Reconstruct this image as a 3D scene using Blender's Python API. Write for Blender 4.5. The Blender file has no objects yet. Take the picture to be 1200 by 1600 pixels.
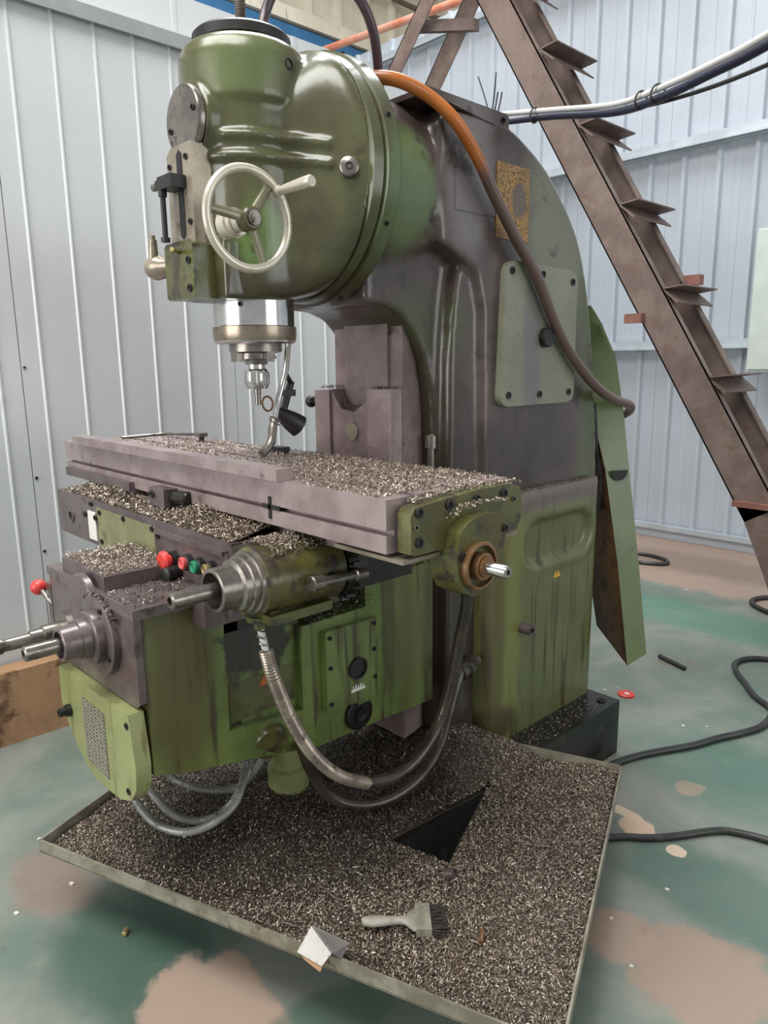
import bpy, bmesh, math, random
import numpy as np
from mathutils import Vector, Matrix, Quaternion
random.seed(7); rng = np.random.default_rng(7)
sc = bpy.context.scene; COL = sc.collection
# ------------------------------------------------------------------ camera
F_, P_, A_, R_ = 1130.0, math.radians(11.6), math.radians(46.8), math.radians(-.64)
fh = Vector((-math.sin(A_), math.cos(A_), 0)); r0 = Vector((math.cos(A_), math.sin(A_), 0)); u0 = Vector((0, 0, 1))
fw = fh*math.cos(P_)-u0*math.sin(P_); u1 = fh*math.sin(P_)+u0*math.cos(P_)
rr = r0*math.cos(R_)+u1*math.sin(R_); uu = u1*math.cos(R_)-r0*math.sin(R_)
cam = bpy.data.objects.new('camera', bpy.data.cameras.new('camera')); COL.objects.link(cam)
m = Matrix((rr, uu, -fw)).transposed().to_4x4(); m.translation = (0, 0, 1.45); cam.matrix_world = m
cam.data.sensor_fit = 'VERTICAL'; cam.data.sensor_height = 32.0; cam.data.lens = F_/1600*32.0
cam.data.clip_start = .05; sc.camera = cam
# ------------------------------------------------------------------ light
w = bpy.data.worlds.new('daylight'); sc.world = w; w.use_nodes = True
w.node_tree.nodes['Background'].inputs[0].default_value = (.96, .98, 1, 1)
w.node_tree.nodes['Background'].inputs[1].default_value = .36
def area(name, loc, aim, sx, sy, e, c=(1, 1, 1)):
    d = bpy.data.lights.new(name, 'AREA'); d.shape = 'RECTANGLE'; d.size = sx; d.size_y = sy; d.energy = e; d.color = c
    o = bpy.data.objects.new(name, d); COL.objects.link(o); o.location = loc
    o.rotation_euler = (Vector(aim)-Vector(loc)).to_track_quat('-Z', 'Y').to_euler(); return o
area('roof_light_strip', (-1.3, -.9, 5.6), (-1.9, 1.6, .9), 4.5, 2.0, 240, (1, .985, .96))
area('roof_light_strip', (-3.6, 3.4, 7.6), (-2.4, 3.4, 0.4), 5, 2.0, 420, (.96, .985, 1))
area('fill_light', (-2.4, -5.2, 2.3), (-1.6, 1.2, .7), 4.5, 3.4, 210, (1, .99, .975))  # unseen frontal fill, added to lighten the front faces and the floor
area('fill_light', (5.5, 3.2, 2.4), (-1.5, 1.8, 1.2), 4, 3.6, 95, (.97, .99, 1))
vs = sc.view_settings; vs.view_transform = 'Standard'; vs.look = 'None'; vs.exposure = .43; vs.gamma = 1; vs.use_curve_mapping = False

# ------------------------------------------------------------------ materials
def lin(c):
    return tuple((v/255/12.92 if v <= 10 else ((v/255+.055)/1.055)**2.4) for v in c)+(1,)
class NT:
    def __init__(s, name):
        s.m = bpy.data.materials.new(name); s.m.use_nodes = True; s.t = s.m.node_tree; s.n = s.t.nodes; s.l = s.t.links
        s.b = s.n['Principled BSDF']; s.pos = s.n.new('ShaderNodeNewGeometry')
    def link(s, a, b): s.l.new(a, b)
    def put(s, v, sock):
        if hasattr(v, 'links') or isinstance(v, bpy.types.NodeSocket): s.l.new(v, sock)
        else: sock.default_value = v
    def vm(s, op, a, b):
        n = s.n.new('ShaderNodeVectorMath'); n.operation = op; s.put(a, n.inputs[0]); s.put(b, n.inputs[1])
        return n.outputs['Value'] if op == 'LENGTH' else n.outputs[0]
    def ma(s, op, a, b=0.0, clamp=False):
        n = s.n.new('ShaderNodeMath'); n.operation = op; n.use_clamp = clamp; s.put(a, n.inputs[0]); s.put(b, n.inputs[1]); return n.outputs[0]
    def noise(s, sc_=5, det=4, ro=.6, stretch=None, dist=0, col=False):
        v = s.pos.outputs['Position']
        if stretch: v = s.vm('MULTIPLY', v, stretch)
        n = s.n.new('ShaderNodeTexNoise'); n.inputs['Scale'].default_value = sc_; n.inputs['Detail'].default_value = det
        n.inputs['Roughness'].default_value = ro; n.inputs['Distortion'].default_value = dist
        s.link(v, n.inputs['Vector']); return n.outputs['Color' if col else 'Fac']
    def ramp(s, f, a, b, lo=0., hi=1.):
        n = s.n.new('ShaderNodeMapRange'); n.clamp = True; n.interpolation_type = 'SMOOTHSTEP'
        s.link(f, n.inputs[0]); n.inputs[1].default_value = a; n.inputs[2].default_value = b
        n.inputs[3].default_value = lo; n.inputs[4].default_value = hi; return n.outputs[0]
    def mix(s, f, a, b, mode='MIX'):
        n = s.n.new('ShaderNodeMix'); n.data_type = 'RGBA'; n.blend_type = mode
        s.put(f, n.inputs[0]); s.put(a, n.inputs[6]); s.put(b, n.inputs[7]); return n.outputs[2]
    def blob(s, c, r, soft=.35, wob=.5, ns=6):
        nz = s.vm('SUBTRACT', s.noise(ns, 4, .6, col=True), (.5, .5, .5))
        p = s.vm('SUBTRACT', s.pos.outputs['Position'], c)
        p = s.vm('DIVIDE', p, r); p = s.vm('ADD', p, s.vm('MULTIPLY', nz, (wob*2, wob*2, wob*2)))
        return s.ramp(s.vm('LENGTH', p, (0, 0, 0)), 1-soft/2, 1+soft/2, 1, 0)
    def bump(s, f, st, d=.01):
        n = s.n.new('ShaderNodeBump'); n.inputs['Strength'].default_value = st; n.inputs['Distance'].default_value = d
        s.link(f, n.inputs['Height']); s.link(n.outputs[0], s.b.inputs['Normal'])
def surf(name, c1, c2=None, grime=None, gs=4, gamt=.5, streak=False, rough=.5, metal=0., bump=.15, bs=90, speck=None, zones=(), coat=0., rvar=.15, seam=None):
    t = NT(name); c2 = c2 or tuple(v*.8 for v in c1)
    col = t.mix(t.ramp(t.noise(gs, 6, .65), .38, .62), lin(c1), lin(c2))
    for z in zones:   # stains, repainted patches and darker areas with a shape of their own
        c, r, k, a = z[:4]; soft = z[4] if len(z) > 4 else .5; wob = z[5] if len(z) > 5 else .45; ns = z[6] if len(z) > 6 else 7
        col = t.mix(t.ma('MULTIPLY', t.blob(c, r, soft, wob, ns), a), col, lin(k))
    rg = rough
    if grime:
        g1 = t.noise(3.0 if streak else gs*1.7, 7, .62, (9, 9, .75) if streak else None)
        f = t.ramp(g1, .72-.36*gamt, .86-.36*gamt)
        col = t.mix(f, col, lin(grime)); rg = t.ma('ADD', rough-rvar/2, t.ma('MULTIPLY', f, rvar))
    if speck:
        col = t.mix(t.ramp(t.noise(130, 3, .7), .62, .70, 0, .75), col, lin(speck))
    t.put(col, t.b.inputs['Base Color']); t.put(rg, t.b.inputs['Roughness']); t.b.inputs['Metallic'].default_value = metal
    if coat: t.b.inputs['Coat Weight'].default_value = coat; t.b.inputs['Coat Roughness'].default_value = .22
    if bump: t.bump(t.noise(bs, 4, .6), bump, .004)
    return t.m
M = {}
M['wall_white'] = surf('white_panel_paint', (203, 206, 207), (197, 200, 201), (182, 182, 178), gs=1.2, gamt=.25, rough=.32, bump=.0)
M['trim_grey'] = surf('grey_trim_paint', (150, 155, 155), (140, 146, 147), rough=.45, bump=0)
M['wall_blue'] = surf('blue_grey_sheet_paint', (180, 186, 194), (172, 179, 187), (156, 162, 169), gs=.9, gamt=.3, streak=True, rough=.35, bump=0)
M['purlin'] = surf('galvanised_purlin', (186, 194, 200), (172, 180, 186), rough=.4, metal=.2, bump=0)
M['beige_sheet'] = surf('beige_sheet_paint', (224, 217, 200), (208, 200, 180), (170, 156, 132), gs=1.0, gamt=.4, streak=True, rough=.55, bump=0)
M['blue_beam'] = surf('blue_beam_paint', (52, 112, 160), (46, 100, 146), rough=.5, bump=0)
M['pipe_orange'] = surf('orange_pipe_paint', (196, 112, 84), (205, 150, 130), gs=3, rough=.5, bump=0)
M['rusty'] = surf('rusty_brown_steel', (120, 104, 96), (102, 86, 79), (112, 80, 62), gs=7, gamt=.40, rough=.6, metal=.15, speck=(150, 138, 130), bump=.25)
M['primer'] = surf('red_primer_steel', (134, 88, 76), (116, 74, 64), rough=.6, speck=(180, 160, 150))
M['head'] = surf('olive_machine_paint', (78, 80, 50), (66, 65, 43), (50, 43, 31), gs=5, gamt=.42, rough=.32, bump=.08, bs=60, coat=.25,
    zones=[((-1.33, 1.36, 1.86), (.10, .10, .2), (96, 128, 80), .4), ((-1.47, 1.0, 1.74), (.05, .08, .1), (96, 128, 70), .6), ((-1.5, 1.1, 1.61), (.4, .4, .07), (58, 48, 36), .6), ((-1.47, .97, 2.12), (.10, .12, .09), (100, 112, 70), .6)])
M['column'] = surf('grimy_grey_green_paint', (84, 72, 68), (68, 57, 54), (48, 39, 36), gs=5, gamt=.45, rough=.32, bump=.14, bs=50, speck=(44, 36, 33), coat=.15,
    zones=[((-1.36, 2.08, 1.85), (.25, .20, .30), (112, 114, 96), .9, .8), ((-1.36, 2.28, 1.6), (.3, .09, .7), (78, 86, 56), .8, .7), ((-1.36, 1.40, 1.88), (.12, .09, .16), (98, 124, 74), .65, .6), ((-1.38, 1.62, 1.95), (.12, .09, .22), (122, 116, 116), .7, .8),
           ((-1.45, 1.5, 1.55), (.2, .16, .1), (66, 70, 44), .8, .8), ((-1.4, 1.9, 1.15), (.2, .3, .12), (58, 50, 47), .8, .8), ((-1.5, 1.58, .75), (.4, .14, .62), (46, 39, 32), .9, .5), ((-1.45, 1.56, 1.38), (.07, .07, .22), (56, 52, 36), .7, .7)])  # column front darker low behind the knee and beside the dovetail
M['panel'] = surf('green_panel_paint', (86, 91, 54), (94, 98, 64), (62, 54, 31), gs=6, gamt=.50, streak=True, rough=.36, bump=.08, coat=.15,
    zones=[((-1.34, 2.0, 1.02), (.2, .5, .045), (96, 84, 80), .85, .6), ((-1.34, 1.80, .6), (.2, .07, .6), (112, 114, 60), .7, .8), ((-1.34, 1.74, .28), (.2, .12, .07), (58, 46, 34), .8), ((-1.34, 1.74, .65), (.2, .05, .5), (72, 64, 34), .7, .8)]+[((-1.34, yy, zz), (.2, .0035, hh), (52, 50, 28), .85, .5, .25, 9) for yy, zz, hh in ((1.935, .62, .12), (1.955, .60, .12), (2.055, .60, .13), (2.070, .58, .14), (2.085, .60, .12), (2.17, .62, .10), (2.185, .61, .11), (2.2, .62, .10))])
M['cover'] = surf('grey_green_cover_paint', (126, 128, 110), (114, 116, 98), (92, 86, 78), gs=5, gamt=.25, rough=.38, speck=(60, 58, 50), bump=.06, coat=.1,
    zones=[((-1.34, 1.90, 1.45), (.1, .05, .3), (96, 92, 98), .6, .8)])
M['knee'] = surf('bright_green_machine_paint', (100, 115, 60), (84, 98, 50), (54, 46, 23), gs=6, gamt=.58, streak=True, rough=.38, bump=.06, coat=.15,
    zones=[((-1.42, .69, .75), (.05, .09, .25), (72, 64, 30), .85, .8), ((-1.42, .90, .82), (.07, .12, .13), (30, 27, 25), .97, .2, .6, 12), ((-1.42, 1.34, .72), (.06, .03, .22), (66, 58, 30), .8, .6, .5, 12), ((-1.42, 1.42, .75), (.06, .05, .3), (84, 76, 40), .7, .9), ((-1.41, 1.53, .7), (.06, .06, .4), (56, 46, 30), .8, .9), ((-1.55, .6, .5), (.07, .05, .05), (84, 86, 44), .6)])
M['knee_front'] = surf('light_green_worn_paint', (140, 145, 98), (125, 131, 84), (104, 92, 58), gs=6, gamt=.46, streak=True, rough=.42, bump=.06)
M['slide'] = surf('worn_slide_steel', (156, 147, 130), (136, 126, 110), (90, 78, 62), gs=12, gamt=.4, rough=.34, metal=.4, bump=.06)
M['collar'] = surf('browned_collar_steel', (150, 138, 122), (124, 110, 94), (96, 76, 54), gs=9, gamt=.45, rough=.3, metal=.75, bump=.05)
M['cover_olive'] = surf('faded_olive_cover_paint', (128, 128, 92), (112, 112, 78), (92, 84, 66), gs=8, gamt=.4, rough=.42, bump=.06)
M['spoke'] = surf('worn_olive_spoke_paint', (138, 134, 112), (118, 114, 92), (84, 78, 56), gs=14, gamt=.4, rough=.35, metal=.25, bump=.05)
M['olive_dirty'] = surf('oily_olive_paint', (86, 88, 46), (72, 70, 40), (48, 40, 30), gs=11, gamt=.60, rough=.32, bump=.1, coat=.2)
M['barrel'] = surf('grimy_barrel_paint', (84, 82, 42), (66, 58, 38), (46, 38, 30), gs=10, gamt=.62, rough=.34, bump=.14, coat=.15, speck=(40, 34, 28))
M['steel'] = surf('ground_cast_iron', (160, 144, 142), (138, 121, 120), (100, 85, 83), gs=7, gamt=.36, rough=.36, metal=.35, bump=.08, speck=(90, 78, 80))
M['iron_dark'] = surf('oily_cast_iron', (108, 97, 96), (88, 77, 76), (56, 47, 45), gs=8, gamt=.45, rough=.36, metal=.3, bump=.15, speck=(56, 48, 50))
M['iron_plate'] = surf('speckled_guide_iron', (146, 129, 127), (124, 107, 105), (88, 73, 70), gs=9, gamt=.35, rough=.38, metal=.3, bump=.15, speck=(78, 66, 66))
M['chrome'] = surf('bright_turned_steel', (206, 204, 200), (182, 180, 176), (120, 104, 84), gs=8, gamt=.25, rough=.2, metal=.95, bump=.03)
M['dull_steel'] = surf('dull_turned_steel', (140, 134, 126), (116, 110, 104), (72, 64, 58), gs=14, gamt=.45, rough=.34, metal=.8, bump=.08)
M['brass_rust'] = surf('rust_tinted_bearing_steel', (150, 118, 88), (126, 92, 62), (70, 52, 40), gs=14, gamt=.4, rough=.35, metal=.6, bump=.1)
M['nickel'] = surf('satin_nickel', (206, 199, 182), (190, 182, 164), (140, 130, 108), gs=10, gamt=.3, rough=.34, metal=.45, bump=.02)
M['black'] = surf('black_oxide_steel', (38, 36, 36), (28, 26, 26), rough=.42, metal=.2, bump=.08)
M['blackoil'] = surf('oil_soaked_black', (30, 27, 25), (20, 18, 17), (44, 38, 34), gs=10, rough=.3, bump=.2)
M['hole'] = surf('socket_black', (12, 11, 11), (8, 8, 8), rough=.6, bump=0)
M['red'] = surf('red_plastic', (205, 62, 56), (190, 50, 46), rough=.35, bump=0)
M['pink_red'] = surf('faded_red_button', (200, 84, 84), (180, 66, 66), rough=.4, bump=0)
M['green_btn'] = surf('green_button', (30, 132, 92), (22, 112, 78), rough=.4, bump=0)
M['yellow'] = surf('yellow_warning_sticker', (206, 160, 60), (190, 140, 50), rough=.5, bump=0)
M['orange_st'] = surf('orange_warning_sticker', (184, 104, 40), (150, 80, 34), (60, 46, 24), gs=20, gamt=.4, rough=.5, bump=0)
M['white'] = surf('white_enamel', (214, 210, 202), (196, 190, 182), rough=.5, bump=0)
M['rubber'] = surf('black_cable_rubber', (44, 44, 44), (34, 34, 34), (62, 60, 56), gs=12, rough=.45, bump=.1)
M['white_cable'] = surf('white_cable_sheath', (206, 206, 200), (190, 190, 186), rough=.4, bump=0)
M['blue_black'] = surf('blue_black_cable_sheath', (40, 44, 66), (34, 36, 52), rough=.35, bump=0)
M['purple_hose'] = surf('dark_purple_hose', (66, 46, 52), (54, 38, 44), rough=.35, bump=0, coat=.2)
M['conduit'] = surf('grey_metal_conduit', (160, 148, 134), (124, 112, 102), (62, 54, 48), gs=16, gamt=.45, rough=.35, metal=.6, bump=.05)
M['conduit_dk'] = surf('oily_dark_conduit', (74, 68, 58), (52, 46, 40), (34, 30, 26), gs=10, gamt=.5, rough=.32, metal=.3, bump=.05)
M['conduit_gr'] = surf('grey_plastic_conduit', (138, 138, 134), (108, 108, 104), (60, 58, 55), gs=12, gamt=.4, rough=.4, metal=.2, bump=.05)
M['wood'] = surf('old_wood', (168, 132, 98), (140, 106, 76), (96, 68, 48), gs=4, gamt=.5, rough=.7, bump=.3)
M['paper'] = surf('dusty_white_card', (190, 186, 180), (170, 166, 160), rough=.8, speck=(80, 74, 70), bump=.1)
M['paper_grey'] = surf('oil_greyed_card', (128, 122, 118), (108, 102, 98), rough=.7, speck=(60, 56, 52), bump=.1)
M['brushwood'] = surf('greyed_brush_handle', (150, 146, 134), (128, 124, 112), (96, 90, 78), gs=18, gamt=.4, rough=.6, speck=(60, 56, 50))
M['bristle'] = surf('dark_matted_bristle', (58, 50, 46), (42, 36, 32), rough=.8, bump=.6, bs=200)
M['cabinet'] = surf('pale_cabinet_paint', (196, 204, 196), (186, 194, 186), rough=.45, bump=0)
M['tray'] = surf('oiled_tray_steel', (88, 78, 68), (68, 60, 52), (96, 76, 58), gs=8, gamt=.4, rough=.4, metal=.3, bump=.4, bs=160, speck=(150, 140, 128))
M['tray_rim'] = surf('tray_rim_steel', (150, 146, 130), (120, 114, 98), (90, 80, 64), gs=12, gamt=.4, rough=.5, metal=.3, bump=.1)
M['concrete'] = surf('rough_concrete', (150, 132, 118), (128, 112, 100), rough=.8)
M['brass'] = surf('worn_brass', (176, 158, 110), (150, 130, 88), rough=.4, metal=.6, bump=.05)
M['guard_in'] = surf('rusty_guard_inside', (96, 66, 34), (70, 46, 26), (40, 30, 22), gs=7, gamt=.55, rough=.55)
M['guard_out'] = surf('olive_guard_paint', (92, 104, 68), (84, 94, 62), (66, 66, 44), gs=5, gamt=.35, rough=.4, bump=.05)
def hose_brown():
    t = NT('amber_brown_hose'); x = t.n.new('ShaderNodeSeparateXYZ'); t.link(t.pos.outputs[0], x.inputs[0])
    f = t.blob((-1.35, 1.47, 2.06), (.2, .17, .2), .5, .1, 5)
    col = t.mix(f, lin((92, 72, 66)), lin((170, 98, 40)))
    t.put(col, t.b.inputs['Base Color']); t.b.inputs['Roughness'].default_value = .28; return t.m
M['hose'] = hose_brown()
def chip_mat(name, dark, mid, light, warm):
    t = NT(name); rnd = t.pos.outputs['Random Per Island']
    r = t.n.new('ShaderNodeValToRGB'); e = r.color_ramp.elements
    e[0].color = lin(dark); e[0].position = .0; e[1].color = lin(light); e[1].position = 1
    a = r.color_ramp.elements.new(.45); a.color = lin(mid); b = r.color_ramp.elements.new(.8); b.color = lin(warm)
    t.link(rnd, r.inputs[0]); t.put(r.outputs[0], t.b.inputs['Base Color'])
    t.b.inputs['Metallic'].default_value = .35; t.b.inputs['Roughness'].default_value = .42; return t.m
M['chips'] = chip_mat('steel_chips', (84, 73, 64), (132, 118, 104), (220, 210, 195), (162, 145, 128))
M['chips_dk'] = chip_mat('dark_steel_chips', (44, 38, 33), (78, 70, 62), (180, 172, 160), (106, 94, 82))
def label_mat():
    t = NT('peeling_gold_label'); v = t.n.new('ShaderNodeTexVoronoi'); v.feature = 'DISTANCE_TO_EDGE'; v.inputs['Scale'].default_value = 95
    p = t.vm('ADD', t.pos.outputs[0], t.vm('MULTIPLY', t.noise(30, 3, .6, col=True), (.02, .02, .02))); t.link(p, v.inputs['Vector'])
    c = t.mix(t.ramp(t.noise(25, 4, .6), .4, .6), lin((164, 124, 76)), lin((138, 112, 62)))
    c = t.mix(t.ramp(v.outputs['Distance'], .02, .09, 1, 0), c, lin((70, 52, 34)))
    c = t.mix(t.ma('MULTIPLY', t.blob((-1.35, 1.84, 1.91), (.1, .035, .05), .3, .4, 20), .8), c, lin((92, 84, 84)))
    t.put(c, t.b.inputs['Base Color']); t.b.inputs['Roughness'].default_value = .4; t.b.inputs['Metallic'].default_value = .3
    t.bump(v.outputs['Distance'], .6, .003); return t.m
M['label'] = label_mat()
def chart_mat():
    t = NT('etched_chart_plate'); x = t.n.new('ShaderNodeSeparateXYZ'); t.link(t.pos.outputs[0], x.inputs[0])
    rz = t.ma('FRACT', t.ma('MULTIPLY', x.outputs[2], 105)); rx = t.ma('FRACT', t.ma('MULTIPLY', x.outputs[0], 47))
    ln = t.ma('MULTIPLY', t.ramp(rz, .3, .45), t.ramp(t.noise(260, 2, .5), .42, .5))
    ln = t.ma('MULTIPLY', ln, t.ramp(rx, .12, .2))
    c = t.mix(ln, lin((150, 144, 128)), lin((66, 58, 54))); t.put(c, t.b.inputs['Base Color'])
    t.b.inputs['Roughness'].default_value = .5; t.b.inputs['Metallic'].default_value = .3; return t.m
M['chart'] = chart_mat()
def floor_mat():
    t = NT('green_painted_concrete'); P = t.pos.outputs[0]
    c = t.mix(t.ramp(t.noise(1.6, 8, .62, dist=.4), .36, .64), lin((92, 106, 97)), lin((122, 126, 117)))
    c = t.mix(t.ramp(t.noise(2.6, 6, .6), .56, .72), c, lin((128, 128, 116)))
    c = t.mix(t.ramp(t.noise(1.1, 6, .62), .58, .72, 0, .55), c, lin((110, 96, 82)))
    c = t.mix(t.ramp(t.noise(.9, 5, .6), .30, .42, .75, 0), c, lin((44, 86, 70)))
    def bl(x, y, rx, ry, k, a, s=.2, wb=.35, ns=5):
        nonlocal c
        wb *= 1.35; ns *= 1.25
        c = t.mix(t.ma('MULTIPLY', t.blob((x, y, 0), (rx, ry, 9), s, wb, ns), a), c, lin(k))
    bl(-1.55, .60, .30, .16, (52, 82, 70), .7, .6)
    bl(-1.25, .66, .24, .14, (164, 142, 126), .9, .18, .35, 6); bl(-1.08, .78, .10, .20, (60, 92, 76), .6, .4)
    bl(-.56, 1.55, .17, .17, (146, 124, 108), .85, .25, .4, 7); bl(-.77, 1.53, .09, .09, (150, 128, 112), .85, .3)
    bl(-.62, 1.86, .30, .16, (44, 84, 72), .6, .6); bl(-.95, 1.98, .055, .05, (192, 166, 142), .95, .12, .5, 9); bl(-.93, 2.31, .045, .05, (176, 144, 124), .95, .12, .5, 9); bl(-.81, 1.955, .03, .025, (196, 176, 152), .9, .1, .4, 12); bl(-1.02, 2.02, .07, .022, (190, 170, 146), .85, .15, .4, 12)
    bl(-1.36, 2.46, .07, .07, (30, 92, 70), .85, .4); bl(-1.75, 4.0, 1.2, .22, (60, 118, 96), .6, .9); bl(-2.0, .55, .16, .1, (132, 104, 92), .6, .7); bl(-.85, 2.5, .35, .25, (58, 98, 84), .55, .8)
    bl(-2.0, 5.6, 6, 1.10, (152, 130, 116), .95, .12, .12, 3); bl(-2.1, 5.1, 1.0, .25, (112, 96, 86), .6, .8)
    c = t.mix(t.ramp(t.noise(70, 4, .7), .66, .74, 0, .6), c, lin((186, 184, 170)))
    c = t.mix(t.ramp(t.noise(9, 6, .7), .60, .75, 0, .4), c, lin((70, 66, 58)))
    t.put(c, t.b.inputs['Base Color']); t.put(t.ramp(t.noise(3, 5, .6), .3, .7, .36, .62), t.b.inputs['Roughness'])
    t.bump(t.noise(40, 5, .6), .12, .003); return t.m
M['floor'] = floor_mat()

# ------------------------------------------------------------------ geometry helpers
WL = {}
def V(*a): return Vector(a)
class G:
    def __init__(s): s.bm = bmesh.new()
    def _bev(s, vs, b, seg=2, ang=30):
        vset = set(vs); es = [e for e in s.bm.edges if e.verts[0] in vset and e.verts[1] in vset and len(e.link_faces) == 2 and e.calc_face_angle(0) > math.radians(ang)]
        bmesh.ops.bevel(s.bm, geom=es, offset=b, segments=seg, profile=.5, affect='EDGES', clamp_overlap=True)
    def box(s, x0, x1, y0, y1, z0, z1, bev=.0, seg=2):
        vs = [s.bm.verts.new((x, y, z)) for x in (x0, x1) for y in (y0, y1) for z in (z0, z1)]
        for f in ((0, 1, 3, 2), (4, 6, 7, 5), (0, 4, 5, 1), (2, 3, 7, 6), (0, 2, 6, 4), (1, 5, 7, 3)): s.bm.faces.new([vs[i] for i in f])
        if bev: s._bev(vs, bev, seg)
        return s
    def hexa(s, p, bev=0):     # eight corners: four of one end, four of the other, same winding
        vs = [s.bm.verts.new(q) for q in p]
        for f in ((3, 2, 1, 0), (4, 5, 6, 7), (0, 1, 5, 4), (1, 2, 6, 5), (2, 3, 7, 6), (3, 0, 4, 7)): s.bm.faces.new([vs[i] for i in f])
        if bev: s._bev(vs, bev)
        return s
    def prism(s, pts, ax, a, b, bev=0, seg=2, ang=30):
        def mk(p, t): return {'x': (t, p[0], p[1]), 'y': (p[0], t, p[1]), 'z': (p[0], p[1], t)}[ax]
        A = [s.bm.verts.new(mk(p, a)) for p in pts]; B = [s.bm.verts.new(mk(p, b)) for p in pts]; n = len(pts)
        s.bm.faces.new(A); s.bm.faces.new(B[::-1])
        for i in range(n): s.bm.faces.new((A[i], B[i], B[(i+1) % n], A[(i+1) % n]))
        if bev: s._bev(A+B, bev, seg, ang)
        return s
    def lathe(s, p, d, prof, n=28):
        p = Vector(p); d = Vector(d).normalized(); q = d.to_track_quat('Z', 'Y'); ux = q @ V(1, 0, 0); uy = q @ V(0, 1, 0); R = []
        for t, r in prof:
            c = p+d*t
            R.append([s.bm.verts.new(c)] if r <= 1e-6 else [s.bm.verts.new(c+ux*(r*math.cos(2*math.pi*i/n))+uy*(r*math.sin(2*math.pi*i/n))) for i in range(n)])
        for a, b in zip(R, R[1:]):
            if len(a) == 1 and len(b) == 1: continue
            for i in range(n):
                j = (i+1) % n
                if len(a) == 1: s.bm.faces.new((a[0], b[i], b[j]))
                elif len(b) == 1: s.bm.faces.new((a[i], a[j], b[0]))
                else: s.bm.faces.new((a[i], a[j], b[j], b[i]))
        if len(R[0]) > 1: s.bm.faces.new(R[0])
        if len(R[-1]) > 1: s.bm.faces.new(R[-1])
        return s
    def cyl(s, p, q, r, r2=None, n=24, ch=0.):
        p = Vector(p); q = Vector(q); L = (q-p).length; r2 = r if r2 is None else r2
        pr = [(0, r), (L, r2)] if not ch else [(0, r-ch), (ch, r), (L-ch, r2), (L, r2-ch)]
        return s.lathe(p, q-p, pr, n)
    def loft(s, rings, closed=True):
        R = [[s.bm.verts.new(v) for v in r] for r in rings]; n = len(R[0])
        for a, b in zip(R, R[1:]):
            for i in range(n if closed else n-1): s.bm.faces.new((a[i], a[(i+1) % n], b[(i+1) % n], b[i]))
        if closed: s.bm.faces.new(R[0][::-1]); s.bm.faces.new(R[-1])
        return s
    def tube(s, pts, r, n=10, step=.012, ridge=None):
        pts = [Vector(p) for p in pts]; P = []
        ext = [pts[0]*2-pts[1]]+pts+[pts[-1]*2-pts[-2]]
        for i in range(1, len(ext)-2):
            a, b, c, d = ext[i-1:i+3]; k = max(2, int((c-b).length/step))
            for j in range(k):
                t = j/k; P.append(.5*((2*b)+(c-a)*t+(2*a-5*b+4*c-d)*t*t+(3*b-a-3*c+d)*t**3))
        P.append(pts[-1]); up = V(.3, .2, 1).normalized(); rings = []
        for i, p in enumerate(P):
            tg = (P[min(i+1, len(P)-1)]-P[max(i-1, 0)]).normalized()
            u = (up-tg*up.dot(tg)); u = u.normalized() if u.length > 1e-4 else tg.orthogonal().normalized(); up = u; v = tg.cross(u)
            rad = r*(1+(ridge if i % 2 else 0)) if ridge else r
            rings.append([p+u*(rad*math.cos(2*math.pi*k/n))+v*(rad*math.sin(2*math.pi*k/n)) for k in range(n)])
        return s.loft(rings)
    def ring(s, c, d, R, r, n=48, k=12, fl=1.):   # torus
        c = Vector(c); q = Vector(d).normalized().to_track_quat('Z', 'Y'); vv = []
        for i in range(n):
            a = 2*math.pi*i/n; row = []
            for j in range(k):
                b = 2*math.pi*j/k; row.append(s.bm.verts.new(c+q @ V((R+r*math.cos(b))*math.cos(a), (R+r*math.cos(b))*math.sin(a), r*fl*math.sin(b))))
            vv.append(row)
        for i in range(n):
            for j in range(k): s.bm.faces.new((vv[i][j], vv[(i+1) % n][j], vv[(i+1) % n][(j+1) % k], vv[i][(j+1) % k]))
        return s
    def ball(s, c, r, sc_=(1, 1, 1), u=16):
        bmesh.ops.create_uvsphere(s.bm, u_segments=u, v_segments=u//2+2, radius=r, matrix=Matrix.Translation(c) @ Matrix.Diagonal((*sc_, 1))); return s
    def obj(s, name, mat, parent=None, smooth=38, remesh=None):
        bm = s.bm; bmesh.ops.recalc_face_normals(bm, faces=bm.faces[:])
        me = bpy.data.meshes.new(name)
        if remesh:
            bm.to_mesh(me); bm.free(); tmp = bpy.data.objects.new(name+'_src', me); COL.objects.link(tmp)
            a = tmp.modifiers.new('r', 'REMESH'); a.mode = 'VOXEL'; a.voxel_size = remesh[0]; a.use_smooth_shade = True
            b = tmp.modifiers.new('s', 'SMOOTH'); b.factor = .5; b.iterations = remesh[1]
            dg = bpy.context.evaluated_depsgraph_get(); me2 = bpy.data.meshes.new_from_object(tmp.evaluated_get(dg))
            bpy.data.objects.remove(tmp); bpy.data.meshes.remove(me); me = me2; me.name = name
        else:
            bm.to_mesh(me); bm.free()
        co = np.empty(len(me.vertices)*3, 'f'); me.vertices.foreach_get('co', co); co = co.reshape(-1, 3)
        c = (co.min(0)+co.max(0))/2; co -= c; me.vertices.foreach_set('co', co.ravel())
        me.polygons.foreach_set('use_smooth', [True]*len(me.polygons))
        if not remesh: me.set_sharp_from_angle(angle=math.radians(smooth))
        me.materials.clear()
        for k in (mat if isinstance(mat, (list, tuple)) else [mat]): me.materials.append(M[k])
        me.update(); return link(name, me, c, parent)
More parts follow.
